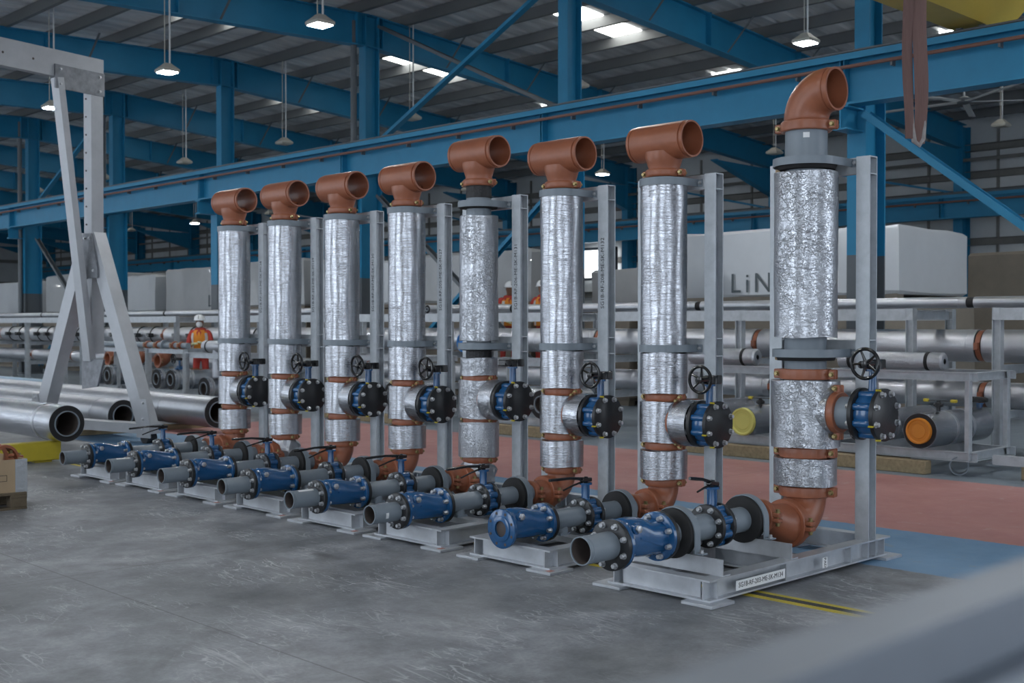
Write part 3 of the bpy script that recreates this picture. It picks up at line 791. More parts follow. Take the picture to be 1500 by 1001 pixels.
def strap_mesh(Rs, xa, hh, th=0.007):
    """U strap round the front of the riser (axis z), straight back to x = xa with ears"""
    m = MB(); n = 28; path = [(xa, Rs + .045), (xa, Rs)]
    for j in range(n + 1):
        a = PI / 2 + PI * j / n; path.append((Rs * math.cos(a), Rs * math.sin(a)))
    path += [(xa, -Rs), (xa, -Rs - .045)]
    # offset outward
    out = []
    for i, p in enumerate(path):
        a0 = Vector(path[max(i - 1, 0)]); a1 = Vector(path[min(i + 1, len(path) - 1)]); d = (a1 - a0).normalized()
        nn = Vector((-d.y, d.x)); out.append((p[0] - nn.x * 0, p[1]))
    rings = []
    for i, (px, py) in enumerate(path):
        if i in (0, len(path) - 1): o = (px - th, py)
        elif i in (1, len(path) - 2): o = (px - th, py + math.copysign(th, py))
        else:
            q = Vector((px, py)).normalized() * (Rs + th); o = (q.x, q.y)
        rings.append([(px, py, -hh / 2), (px, py, hh / 2), (o[0], o[1], hh / 2), (o[0], o[1], -hh / 2)])
    m.loft(rings, True, True)
    return m
def riser_clamp(t, x, y, z, Rs, xa, hh):
    c = add('riser_clamp', cached(('strap', Rs, round(xa, 3), hh), lambda: strap_mesh(Rs, xa, hh)), 'grey_paint', t, (x, y, z))
    for s in (-1, 1):
        add('bolt', cached('clamp_bolt', lambda: MB().hexbolt((0, 0, 0), (-.016, 0, 0), .011)), 'zinc', c, (xa - .007, s * (Rs + .024), 0))
    return c

def build_skid(y0, style, label, code, dx=0.0):
    """style: 'near' (elbow top, large riser), 'plain', 'gapped' (bare black pipe under a taller tee); y0 is the near foot-plate edge"""
    t = empty('riser_skid', (dx, y0, 0)); tag(t, label, 'pipe skid', 'riser skids in a row')
    near = style == 'near'; gap = style == 'gapped'
    yc = .435; xc = 1.66 if near else 1.70
    ya, yb = .11, .775
    # base
    for yy in (ya, yb):
        sb = add('side_beam', cached('side_beam', lambda: MB().ibeam((.06, 0, .0825), (2.14, 0, .0825), .125, .10, .011, .008, (0, 0, 1))), 'galvanised_bright', t, (0, yy, 0))
        for xs in (.14, .85, 1.62, 1.845, 1.945, 2.06):
            add('stiffener', cached('beam_stiff', lambda: MB().box((-.004, -.048, .032), (.004, .048, .134))), 'galvanised_bright', sb, (xs, 0, 0))
        if yy == ya and near:
            pl = MB(); pl.box((.315, -.0515, .049), (.83, -.0495, .107)); add('name_plate', pl, 'paper', sb, label='white name plate with black code')
            lettering(code, .042, 'ink', sb, (.572, -.0522, .078), (PI / 2, 0, 0))
            pl = MB(); pl.box((1.26, -.0515, .045), (1.32, -.0495, .112)); add('sticker', pl, 'paper', sb)
            lettering('PAD', .034, 'ink', sb, (1.29, -.0522, .078), (PI / 2, PI / 2, 0))
    for xx in ((.105, 1.05, 2.085) if near else (.105, 1.22, 2.085)):
        add('cross_beam', cached('cross_beam', lambda: MB().ibeam((0, .155, .0825), (0, .735, .0825), .125, .09, .011, .008, (0, 0, 1))), 'galvanised_bright', t, (xx, 0, 0))
    for xx in (.11, 2.085):
        for yy in (ya, .79):
            fp = add('foot_plate', cached('foot_plate', lambda: MB().chbox((-.11, -.11, 0), (.11, .11, .020), .003)), 'galvanised_bright', t, (xx, yy, 0))
            if not near and xx < 1 and yy == ya:
                add('paint_mark', cached('foot_mark', lambda: MB().box((-.085, -.085, .020), (-.04, -.04, .0212))), 'red_mark', fp)
    # posts and arms
    zp = 2.735
    for yy in (ya, .79 if near else .755):
        po = add('post', cached('post', lambda: MB().ibeam((0, 0, .145), (0, 0, zp), .10, .10, .009, .007, (1, 0, 0))), 'galvanised', t, (1.89, yy, 0))
        for zs in (2.735, 2.62, 1.50, 1.37):
            add('stiffener', cached('post_stiff', lambda: MB().box((-.042, -.05, -.004), (.042, .05, .004))), 'galvanised', po, (0, 0, zs - .004))
        if yy == ya and y0 > 2:
            lettering(code, .052, 'ink', po, (-.0508, 0, 2.02), (PI / 2, -PI / 2, -PI / 2))
    xa = 1.885
    for zz, hh in ((2.68, .11), (1.435, .12)):
        add('cross_arm', cached(('arm', hh), lambda: MB().channel((0, .155, 0), (0, .745, 0), hh, .05, .006, (0, 0, 1), 1)), 'galvanised', t, (xa, 0, zz))
    # horizontal header line
    z = .355 if near else .25
    rp = .080 if near else .069; RF = .145 if near else .131
    x0 = -.325 if near else .0
    L = .37
    open_in = style == 'open'
    if not open_in:
        ps = add('pipe_spool', cached(('spool_in', rp), lambda: pipe_mesh((-.27, 0, 0), (.0, 0, 0), rp, .006, True)), 'grey_paint', t, (x0 - .02, yc, z))
        add('tube_shade_lining', cached(('spool_shade_lining', rp), lambda: MB().lathe([(-.262, rp - .0075), (-.004, rp - .0075), (-.004, .001)], ax=(1, 0, 0), n=32)), 'rust_and_shade', ps)  # closed dark lining paints the shade deep inside the spool
        if y0 in (2.325, 3.325, 6.39):
            lb = MB(); w0, w1, aa = (-.17, -.145, (3.0, 3.2, 3.4, 3.6)) if y0 == 2.325 else (-.20, -.06, (1.7, 1.85, 2.0, 2.1))
            lb.loft([[(xx, (rp + .001) * math.cos(a), (rp + .001) * math.sin(a)) for xx in (w0, w1)] for a in aa], False, False, closed=False)
            add('sticker', cached(('spool_sticker', w0), lambda: lb), 'paper', ps)
    check_valve(t, x0, yc, z, L, RF, 'open' if open_in else 'spool')
    xb = x0 + L + .04
    if near:
        sx = (.24, .96); xv = .60; xe = 1.43; ce = .229; re = .137; ze = .27
    else:
        sx = (1.19,); xv = .82; xe = 1.505; ce = .195; re = .110; ze = .235
    add('pipe_spool', cached(('spool_a', style == 'near'), lambda: pipe_mesh((xb, 0, 0), (xv - .07, 0, 0), rp)), 'grey_paint', t, (0, yc, z))
    xr = 1.12 if near else 1.335
    add('pipe_spool', cached(('spool_b', style == 'near'), lambda: pipe_mesh((xv + .07, 0, 0), (xr + .02, 0, 0), rp)), 'grey_paint', t, (0, yc, z))
    lever_valve(t, xv, yc, z, RF * .93 if near else RF * .96, .26 if near else .40, R(10) if near else random.uniform(-.05, .08))
    for xx in sx:
        if near:
            add('support_angle', cached('supp_angle', lambda: MB().angle((0, .075, .145), (0, .80, .145), .098, .075, .008, (0, 0, 1), 1)), 'galvanised_bright', t, (xx - .035, 0, 0))
            support(t, xx, yc, z, .150, .246, rp)
        else:
            support(t, xx, yc, z, .137, .147, rp)
    if not near:
        st = MB(); st.lathe([(-.095, .05), (-.03, .05), (.0, .035)], (0, 0, z), (0, 0, 1), 16, True, False); st.box((-.05, -.045, .145), (.05, .045, z - .09))
        add('saddle', cached('saddle', lambda: st), 'grey_paint', t, (.56, yc, 0))
        add('saddle_beam', cached('saddle_beam', lambda: MB().box((.51, .155, .105), (.61, .735, .145))), 'galvanised_bright', t)
    # eccentric reducer, elbow, couplings
    rd = MB(); n = 32; rings = []
    for q, rr, dz in ((0, rp + .004, 0), (.12, rp + .006, 0), (.35, rp * .6 + re * .4, (ze - z) * .4), (.7, rp * .12 + re * .9, (ze - z) * .95), (1.0, re, ze - z)):
        rings.append([(xr + (xe - xr) * q, rr * math.cos(2 * PI * j / n), dz + rr * math.sin(2 * PI * j / n)) for j in range(n)])
    rd.loft(rings)
    add('reducer', cached(('reducer', near), lambda: rd), 'orange_paint', t, (0, yc, z))
    coupling(t, (xr + .01, yc, z), (PI / 2, 0, PI / 2), rp, .028)
    coupling(t, (xe, yc, ze), (PI / 2, 0, PI / 2), re)
    add('elbow_fitting', cached(('elbow', near), lambda: elbow_mesh(re, ce, re - .012)), 'orange_paint', t, (xc, yc, ze))
    # riser
    fo_ = 'foil_crinkled' if near or gap else 'foil_smooth'
    ang = R(-18)
    if near:
        rr = .137
        add('riser_pipe', cached('riser_near', lambda: pipe_mesh((0, 0, .48), (0, 0, 2.95), rr + .004)), 'grey_paint', t, (xc, yc, 0))
        for zz in (.47, .735, 1.265): coupling(t, (xc, yc, zz), (0, 0, R(-80)), rr + .010, .036)
        coupling(t, (xc, yc, 2.945), (0, 0, R(-80)), rr + .008, .034)
        sleeve(t, .213, .515, .70, rr + .03, xc, yc, fo_); sleeve(t, .229, .775, 1.225, rr + .03, xc, yc, fo_)
        sleeve(t, .212, 1.515, 2.63, rr + .008, xc, yc, fo_)
        for zz in (2.70, 1.408):
            riser_clamp(t, xc, yc, zz, .216, xa - xc, .054)
            lr = MB(); lr.lathe([(-.052, rr + .006), (-.050, .192), (-.02, .205), (.022, .214), (.022, rr + .006)], n=40, loop=True)
            add('clamp_liner', cached('clamp_liner', lambda: lr), 'rubber', t, (xc, yc, zz))
        for sg in (0, 1):
            wb = MB(); wb.chbox((-.03, -.015, -.012), (.03, .015, .012), .004)
            add('liner_block', cached('liner_block', lambda: wb), 'cardboard', t, (xc - .19 * math.cos(.9), yc + .19 * math.sin(.9), 2.645 if sg else 1.372), (0, 0, .6))
        add('elbow_fitting', cached('elbow_top', lambda: elbow_mesh(.145, .232, .130)), 'orange_paint', t, (xc, yc, 3.175), (PI, 0, PI / 2))
        lb = MB(); lb.loft([[(.1425 * math.cos(a), .1425 * math.sin(a), q) for q in (2.855, 2.89)] for a in (3.55, 3.65, 3.75, 3.85)], False, False, closed=False)
        add('sticker', lb, 'paper', t, (xc, yc, 0))
        zb = 1.015; d = .50; half = .062
        coupling(t, (xc, yc - .245, zb), (PI / 2, PI / 2, 0), .112, .036)
        add('branch_pipe', cached('branch_near', lambda: pipe_mesh((0, -.2, 0), (0, -.42, 0), .108)), 'grey_paint', t, (xc, yc, zb))
        ins = MB(); ins.lathe([(.16, .155), (.235, .148), (.235, .1)], ax=(0, -1, 0), n=32); add('branch_sleeve', ins, 'foil_crinkled', t, (xc, yc, zb))
    else:
        rr = .110
        zt = 3.107 if gap else 2.985
        add('riser_pipe', cached(('riser', gap), lambda: pipe_mesh((0, 0, .40), (0, 0, zt - .2), rr)), 'grey_paint', t, (xc, yc, 0))
        if gap: cz = (.415, .763, 1.131, 2.850)
        else: cz = (.408, .685, 1.052, 2.745)
        for q, zz in enumerate(cz):
            coupling(t, (xc, yc, zz), (0, 0, R(-80)), rr + (.004 if q < 3 else .002), .030, lug=.034)
        if gap: sl = ((.178, .44, .747), (.180, .780, 1.115), (.166, 1.155, 1.31), (.172, 1.46, 2.555))
        else: sl = ((.177, .437, .652), (.177, .715, 1.022), (.177, 1.083, 1.386), (.1755, 1.392, 2.655))
        for R_, za, zb_ in sl:
            sleeve(t, R_, za, zb_, rr + .01, xc, yc, fo_)
        for zz in ((2.66, 1.412) if gap else (2.675, 1.422)):
            riser_clamp(t, xc, yc, zz, .179, xa - xc, .056)
            if gap:
                lr = MB(); lr.lathe([(-.04, rr + .004), (-.035, .165), (.026, .174), (.026, rr + .004)], n=40, loop=True)
                add('clamp_liner', cached('clamp_liner_small', lambda: lr), 'rubber', t, (xc, yc, zz))
        if gap:
            bw = MB(); bw.lathe([(2.715, .1115), (2.75, .1135), (2.79, .112), (2.83, .1135)], n=32); add('black_wrap', bw, 'black_wrap', t, (xc, yc, 0))
            bw = MB(); bw.lathe([(1.30, .113), (1.34, .116), (1.38, .113)], n=32); add('black_wrap', bw, 'black_wrap', t, (xc, yc, 0))
        add('tee_fitting', cached('tee_top', lambda: tee_mesh(.137, .265, .117, .225, .124)), 'orange_paint', t, (xc, yc, zt))
        zb = .945 if gap else .868; half = .058; d = .425
        coupling(t, (xc, yc - .15, zb), (PI / 2, PI / 2, 0), .112, .034)
        ins = MB(); R_ = .174
        ins.lathe([(.165, .11), (.165, R_ - .002), (.17, R_), (.22, R_ + .001), (.27, R_ - .001), (.325, R_), (.33, .11)], ax=(0, -1, 0), n=48)
        add('branch_sleeve', cached('branch_sleeve', lambda: ins), 'foil_smooth' if not gap else 'foil_crinkled', t, (xc, yc, zb))
    if y0 in (3.325, 6.39):
        random.seed(5); bg_ = MB(); bg_.lathe([(0, .125), (.05, .16), (.10, .15), (.17, .165), (.20, .14)], (1.66, yc, ze - .06), (.35, .15, 1), 28, jit=.012)
        add('plastic_bag', bg_, 'foil_crinkled', t, label='crumpled silvery plastic wrapped round the elbow')
    branch_valve(t, xc, yc, zb, d, half, not gap)
    return t

SK = [(0.0, 'near', 'nearest riser skid, topped by an orange-brown elbow and wrapped in crinkled foil', 'SG1B-RF-203-ME-SK-M134', 0),
      (1.256, 'open', 'second riser skid from the right, ending in a bare blue valve flange without pipe stub', 'SG1B-RF-204-ME-SK-M133', .0),
      (2.325, 'plain', 'third riser skid from the right, its tee level with the black-necked one beside it', 'SG1B-RF-208-ME-SK-M132', .005),
      (3.325, 'gapped', 'riser skid with a bare black pipe neck below its tee and no handwheel', 'SG1B-RF-206-ME-SK-M131', .0),
      (4.349, 'plain', 'fifth riser skid from the right, just left of the black-necked one', 'SG1B-RF-205-ME-SK-M127', .02),
      (5.363, 'plain', 'sixth riser skid from the right, third from the far left end', 'SG1B-RF-207-ME-SK-M130', .01),
      (6.39, 'plain', 'second riser skid from the far left end of the row', 'SG1B-RF-202-ME-SK-M129', .01),
      (7.37, 'plain', 'leftmost and farthest riser skid, beside the aluminium gantry', 'SG1B-RF-201-ME-SK-M128', -.01)]
for a in SK:
    build_skid(a[0], a[1], a[2], a[3], a[4])

# =================================================================== PIPES, RACKS AND STORES BEHIND
def open_pipe(x, y, z, R_, rin, d, L, label, jacket='foil_far', bands=(), cap=None, group=None, name='insulated_pipe', cat='pipe', extra=None):
    """insulated pipe: foil jacket, black foam face, steel tube; starts at (x,y,z) and runs along d for L"""
    d = Vector(d).normalized(); t = empty(name, (x, y, z)); tag(t, label, cat, group)
    m = MB(); m.lathe([(0.004, R_ - .03), (0.004, R_), (L, R_), (L, R_ - .03)], ax=d, n=40); add('jacket', m, jacket, t)
    m = MB(); m.lathe([(0, rin), (0, R_ - .004), (.02, R_ - .004)], ax=d, n=40); add('foam_end', m, 'foam_black', t)
    m = MB(); m.lathe([(L, rin - .01), (-.015, rin - .012), (-.015, rin), (.05, rin)], ax=d, n=36); add('steel_tube', m, 'grey_paint', t)
    m = MB(); m.lathe([(.012, rin - .0135), (.55, rin - .0135), (.55, .001)], ax=d, n=32); add('tube_shade_lining', m, 'rust_and_shade', t)  # rust-dark lining stands in for the unlit depth of the tube
    for b in bands:
        m = MB(); m.lathe([(b, R_), (b, R_ + .004), (b + .05, R_ + .004), (b + .05, R_)], ax=d, n=40); add('band', m, 'jacket', t)
    if cap:
        m = MB(); m.lathe([(-.035, .0005), (-.035, rin * .62), (-.030, rin * .66), (-.030, rin * .9), (-.045, rin * .98), (-.045, rin * 1.10), (.0, rin * 1.13)], ax=d, n=36); add('end_cap', m, cap, t, label='plastic end cap')
    return t
# three large pipes lying left of the row, their open ends to the camera
open_pipe(.50, 9.50, .452, .213, .15, (0, 1, 0), 13.0, 'large foil pipe on a yellow bearer at the left, open end nearest the camera', 'foil_smooth', (.45, 3.2, 6.4))
open_pipe(2.42, 12.0, .305, .228, .155, (0, 1, 0), 12.0, 'large silver pipe with open end behind the gantry foot', 'jacket', (.02, .6, 4.0))
open_pipe(3.66, 11.5, .315, .232, .16, (0, 1, 0), 12.5, 'large silver pipe behind, ending left of the farthest riser skid', 'jacket', (.02, 1.4, 5.0))
for bx, by, L, mt, nm, lb, h in ((-.85, 9.68, 1.36, 'yellow_paint', 'yellow_bearer', 'yellow painted bearer block under the open foil pipe', .238), (-.5, 14.5, 1.5, 'yellow_paint', 'yellow_bearer', 'yellow bearer farther back under the foil pipe', .238)):
    m = MB(); m.chbox((0, 0, .02), (L, .16, h), .01); m.box((.1, .03, 0), (.3, .13, .02)); m.box((L - .3, .03, 0), (L - .1, .13, .02)); tag(add(nm, m, mt, None, (bx, by, 0)), lb, 'bearer', 'yellow pipe bearers')
for i, (x, y, lb) in enumerate(((1.9, 12.6, 'timber under the middle large pipe near its open end'), (1.9, 19.0, 'timber under the middle large pipe farther back'))):
    m = MB(); m.chbox((0, 0, 0), (2.4, .14, .078), .006); tag(add('timber_bearer', m, 'timber', None, (x, y, 0)), lb, 'timber', 'timbers under the large pipes')
for i, (x, z, lb) in enumerate(((5.75, .30, 'upper pale blue pipe lying along the racks at the left'), (5.60, .12, 'lower pale blue pipe lying along the racks at the left'), (5.9, .12, 'rear pale blue pipe lying along the racks at the left'))):
    m = MB(); m.lathe([(0, .055), (0, .07), (17, .07), (17, .055)], (0, 0, 0), (0, 1, 0), 20, loop=True)
    tag(add('pale_blue_pipe', m, 'pale_blue_pipe', None, (x, 22.5, z if z > .2 else .08)), lb, 'pipe', 'pale blue pipes on the floor')

# back rack with the long pipe runs
def rack_module(y0, y1, label):
    t = empty('pipe_rack', (8.2, y0, 0)); tag(t, label, 'pipe rack', 'pipe racks along the column line'); L = y1 - y0
    n = 2 if L < 3 else 3
    for i in range(n):
        yy = L * i / (n - 1)
        for xx in (0, 1.05):
            add('post', cached('rack_post', lambda: MB().ibeam((0, 0, 0.02), (0, 0, 1.80), .10, .10, .009, .008, (0, 1, 0))), 'galvanised', t, (xx, yy, 0))
            add('foot', cached('rack_foot', lambda: MB().box((-.09, -.09, 0), (.09, .09, .02))), 'galvanised', t, (xx, yy, 0))
        for zz in (1.08, .54, 1.72):
            add('cross_rail', cached('rack_cross', lambda: MB().channel((.05, 0, 0), (1.0, 0, 0), .11, .05, .008, (0, 0, 1))), 'galvanised', t, (0, yy, zz))
    for xx, s in ((-.05, 1), (1.10, -1)):
        add('long_rail', cached(('rack_long', round(L, 2), s), lambda: MB().channel((0, -.05, 0), (0, L + .05, 0), .14, .05, .009, (0, 0, 1), s)), 'galvanised', t, (xx, 0, 1.725))
RK = [(-4.2, 1.94), (3.01, 8.0), (9.05, 14.0), (15.05, 20.0), (21.05, 26.0), (27.05, 32.0), (33.05, 38.0)]
for k, (a, c) in enumerate(RK):
    rack_module(a, c, ('galvanised pipe rack at the right edge of the picture' if k == 0 else 'galvanised pipe rack behind the nearest two risers' if k == 1 else 'galvanised pipe rack, %s in line from the right edge' % ordn[k]))
def run(z, R_, x, ys, label, mt, grp):
    for k, (a, c) in enumerate(zip(ys[:-1], ys[1:])):
        t = empty('insulated_pipe', (x, a, z)); tag(t, label + ', %s length from the right' % (ordn + ['thirteenth', 'fourteenth', 'fifteenth', 'sixteenth'])[k], 'pipe', grp); L = c - a - .09
        m = MB(); m.lathe([(0, R_ * .6), (0, R_), (.10, R_), (.102, R_ + .003), (.14, R_ + .003), (.142, R_), (L * .5, R_), (L * .5 + .002, R_ + .003), (L * .5 + .03, R_ + .003), (L * .5 + .032, R_), (L, R_), (L, R_ * .6)], ax=(0, 1, 0), n=40, loop=True)
        add('jacket', m, mt, t)
        m = MB(); m.lathe([(L, R_ * .62), (L, R_ * .93), (L + .09, R_ * .93), (L + .09, R_ * .62)], ax=(0, 1, 0), n=32, loop=True); add('joint_gap', m, 'rubber', t)
        if R_ > .15 and a > 17 and z > 1:
            for q in (.3, .66):
                m = MB(); m.torus((0, L * q, 0), (0, 1, 0), R_ + .006, .016, 28, 8); m.chbox((-R_ - .16, L * q - .22, -.05), (-R_ - .02, L * q - .08, .05), .01); m.cyl((-R_ - .09, L * q - .1, 0), (-R_ - .02, L * q, 0), .015, n=8)
                add('clamp_ring', m, 'black_gloss', t)
        if R_ > .1:
            m = MB()
            m.lathe([(L + .015, R_ * .9), (L + .015, R_ * .96), (L + .075, R_ * .96), (L + .075, R_ * .9)], ax=(0, 1, 0), n=32, loop=True)
            m.chbox((-R_ * .9 - .06, L + .015, -.05), (-R_ * .8, L + .075, .04), .008); add('coupling', m, 'orange_paint', t)
run(1.345, .198, 8.72, [-4.0, -.6, 2.38, 5.55, 8.5, 11.2, 14.5, 17.4, 20.5, 22.4, 24.3, 26.5, 28.4, 30.3, 32.4, 35.0, 37.5], 'large foil pipe on the middle tier of the racks', 'foil_far', 'large pipes on the racks')
run(.752, .158, 8.72, [-4.0, -.8, 2.35, 5.3, 8.5, 11.6, 14.5, 17.9, 20.5, 22.9, 25.3, 27.6, 30.2, 32.8, 35.4, 37.8], 'foil pipe on the lowest tier of the racks', 'foil_far', 'low pipes on the racks')
run(1.868, .068, 8.42, [-4.0, -1.2, 2.40, 6.4, 10.2], 'slim silver pipe on top of the racks', 'jacket', 'slim pipes on the racks')
run(1.868, .068, 8.42, [15.0, 18.5, 22.0, 25.5, 29.0, 33.0, 37.5], 'slim silver pipe on top of the left racks', 'jacket', 'slim pipes on the left racks')
run(1.868, .062, 8.85, [-4.0, 0.6, 4.6, 9.0], 'rear slim silver pipe on top of the racks', 'jacket', 'rear slim pipes on the racks')
for k, y in enumerate((10.6, 11.15, 11.7, 12.25, 12.8)):
    open_pipe(8.3, y, 1.875, .078, .04, (1, 0, 0), .8, 'short foil pipe stub on the rack top, %s of five from the right' % ordn[k], 'foil_far', group='stubs on the rack top')
open_pipe(8.12, 11.05, 1.30, .20, .15, (1, 0, 0), .36, 'foil pipe end with a blue cap between the second and third riser', 'foil_far', cap='cap_blue')
for k, (y, z) in enumerate(((24.6, .80), (22.0, .80), (23.2, .78))):
    t = empty('grooved_elbow', (8.44, y, .752)); tag(t, 'orange-brown pipe elbow on the left racks, %s from the right' % ordn[k], 'pipe fitting', 'elbows on the left racks')
    add('elbow', cached('rack_elbow', lambda: elbow_mesh(.15, .22, .13)), 'orange_paint', t, (0, 0, 0), (0, 0, 0)); coupling(t, (-.2, 0, 0), (PI / 2, 0, PI / 2), .15)

# front racks with pipes that point at the camera side
def front_rack(y0, W_, label, depth=.95, X=6.75):
    t = empty('pipe_trestle', (X, y0, 0)); tag(t, label, 'pipe frame', 'low pipe frames before the racks')
    for xx in (0, depth):
        for yy in (0, W_):
            add('post', cached('fr_post', lambda: MB().angle((0, 0, .17), (0, 0, 1.09), .08, .08, .008, (0, 1, 0))), 'galvanised', t, (xx, yy, 0))
        for zz, hh in ((1.05, .09), (.205, .10)):
            add('long_rail', cached(('fr_long', round(W_, 2), hh), lambda: MB().channel((0, -.06, 0), (0, W_ + .14, 0), hh, .05, .007, (0, 0, 1), -1)), 'galvanised', t, (xx, 0, zz))
    for yy in (0.04, W_):
        for zz, hh in ((1.05, .09), (.205, .10)):
            add('end_rail', cached(('fr_end', depth, hh), lambda: MB().channel((0, 0, 0), (depth, 0, 0), hh, .05, .007, (0, 0, 1))), 'galvanised', t, (0, yy, zz))
    return t
def bearer(x, y, L, label, mt='timber', z=0.0, h=.145):
    m = MB(); m.chbox((-.07, 0, z), (.07, L, z + h), .008); tag(add('timber_bearer', m, mt, None, (x, y, 0)), label, 'timber', 'timber bearers under the pipe frames')
def ball_valve(x, y, z, label):
    t = empty('ball_valve', (x, y, z)); tag(t, label, 'valve', 'small ball valves')
    m = MB(); m.cyl((0, 0, 0), (0, 0, .12), .022, n=10); m.chbox((-.03, -.03, .04), (.03, .03, .10), .008); m.cyl((0, -.05, .07), (0, .05, .07), .02, n=10); add('body', m, 'black_paint', t)
    m = MB(); m.chbox((-.012, -.17, .112), (.012, .0, .122), .004); m.chbox((-.012, .03, .112), (.012, .14, .122), .004); add('handle', m, 'black_paint', t)
    m = MB(); m.chbox((-.022, -.21, .10), (.022, -.14, .135), .008); m.chbox((-.022, .11, .10), (.022, .17, .135), .008); add('grip', m, 'yellow_paint', t)
def top_pipe(x, y, L, z, R_, label):
    t = empty('insulated_pipe', (x, y, z)); tag(t, label, 'pipe', 'foil pipes on the frame tops')
    m = MB(); m.lathe([(0, .03), (0, R_ * .8), (.02, R_), (L, R_), (L, .03)], ax=(0, 1, 0), n=32); add('jacket', m, 'foil_crinkled', t)
    for b in (.16, L - .16):
        m = MB(); m.lathe([(b, R_), (b, R_ + .004), (b + .04, R_ + .004), (b + .04, R_)], ax=(0, 1, 0), n=32); add('black_band', m, 'rubber', t)
    m = MB(); m.lathe([(-.55, R_ * .85), (-.05, R_ * .85)], (0, L * .7, 0), (0, 0, 1), 24); add('down_leg', m, 'foil_crinkled', t)
    m = MB(); m.lathe([(-.62, R_ * .6), (-.62, R_ * 1.0), (-.56, R_ * 1.0), (-.56, R_ * .6)], (0, L * .7, 0), (0, 0, 1), 24, loop=True); add('coupling', m, 'orange_paint', t)
front_rack(1.58, 1.75, 'low galvanised pipe frame with orange-capped pipe right of the nearest riser')
open_pipe(6.60, 2.09, .46, .192, .125, (1, 0, 0), 1.42, 'foil pipe with orange cap in the frame at the right', 'foil_smooth', (.5, .9), 'cap_orange')
open_pipe(6.55, 2.74, .46, .18, .12, (1, 0, 0), 1.5, 'foil pipe with orange cap half hidden behind the nearest branch valve', 'foil_smooth', (.5,), 'cap_orange')
front_rack(3.95, 2.0, 'low galvanised pipe frame with yellow-capped pipe between the two nearest risers')
open_pipe(6.60, 4.34, .43, .172, .150, (1, 0, 0), 1.5, 'foil pipe with pale yellow cap left of the nearest riser', 'foil_smooth', (.5, .9), 'cap_yellow')
open_pipe(6.60, 5.35, .44, .18, .12, (1, 0, 0), 1.5, 'foil pipe behind the second riser valve', 'foil_smooth', (.5,))
top_pipe(6.95, 1.98, 1.25, 1.20, .098, 'foil pipe with black bands on the right pipe frame')
top_pipe(6.95, 4.38, 1.45, 1.20, .105, 'foil pipe with black bands between the two nearest risers')
ball_valve(6.95, 2.05, .655, 'small valve with yellow grips on the orange-capped pipe')
ball_valve(6.95, 4.34, .58, 'small valve with yellow grips on the yellow-capped pipe')
ball_valve(6.95, 7.9, .68, 'small valve with yellow grips between the second and third riser')
t = empty('small_butterfly_valve', (7.75, 1.90, .46)); tag(t, 'blue butterfly valve with black head at the right edge', 'valve')
v = add('body', cached(('lvb', .131), lambda: butterfly_body(.131, .042, .236)), 'valve_blue', t, (0, .0, .0)); add('head', cached('gearbox', gearbox_mesh), 'black_paint', t, (0, 0, .27))
t.location = (8.07, 2.09, .46)
FL = [(7.3, 2.0, 'low pipe frame behind the second and third riser'), (10.6, 2.4, 'low pipe frame behind the fourth riser'), (18.0, 1.6, 'low pipe frame before the worker in the orange vest'), (20.9, 1.7, 'low pipe frame right of the gantry mast')]
for y, w_, lb in FL: front_rack(y, w_, lb, .75)
front_rack(13.95, 1.6, 'low pipe frame just left of the farthest riser', .75, 5.45)
open_pipe(5.28, 14.75, .47, .205, .125, (1, 0, 0), .95, 'open foil pipe end touching the farthest riser in view', 'foil_smooth', (.06, .4), group='open pipe ends in the low frames')
E2 = [(7.75, .47, 'foil pipe end seen between the second and third riser'), (8.75, .47, 'foil pipe behind the third riser valve'), (11.1, .47, 'foil pipe end seen between the fourth and fifth riser'), (12.4, .47, 'foil pipe end seen behind the fifth riser'),
      (18.35, .47, 'open foil pipe end below the worker, right one'), (18.95, .47, 'open foil pipe end below the worker, left one'), (21.2, .47, 'open foil pipe end right of the gantry mast, right one'), (22.0, .47, 'open foil pipe end right of the gantry mast, left one')]
for y, z, lb in E2:
    open_pipe(6.58, y, z, .205, .125, (1, 0, 0), .95, lb, 'foil_smooth', (.06, .4), group='open pipe ends in the low frames')
top_pipe(5.62, 13.95, 1.3, 1.21, .11, 'foil pipe with black bands in front of the worker')
t = empty('grey_pipe_run', (6.85, 18.1, 1.17)); tag(t, 'thin grey pipe with orange couplings below the worker', 'pipe')
m = MB(); m.cyl((0, 0, 0), (0, 4.2, 0), .06, n=20); add('pipe', m, 'grey_paint', t)
for yy in (.25, .55, 1.25, 1.7): coupling(t, (0, yy, 0), (PI / 2, 0, 0), .06, .03)
for yy in (.95, 2.6):
    m = MB(); m.lathe([(0, .06), (0, .115), (.06, .115), (.06, .06)], (0, yy, 0), (0, 1, 0), 24, loop=True); add('ring_support', m, 'grey_paint', t)
for k, y in enumerate((14.75, 18.65)):
    t = empty('small_butterfly_valve', (5.75 if k == 0 else 6.95, y, .62)); tag(t, ('black-headed blue valve above the left open pipe ends' if k else 'handwheel valve left of the farthest riser'), 'valve')
    add('body', cached(('lvb', .131), lambda: butterfly_body(.131, .042, .236)), 'valve_blue', t, (0, 0, 0)); add('gearbox', cached('gearbox', gearbox_mesh), 'black_gloss', t, (0, 0, .26), (0, 0, 0))
    add('handwheel', cached('handwheel', handwheel_mesh), 'black_gloss', t, (-.14, -.0, .27), (0, 0, -PI / 2))
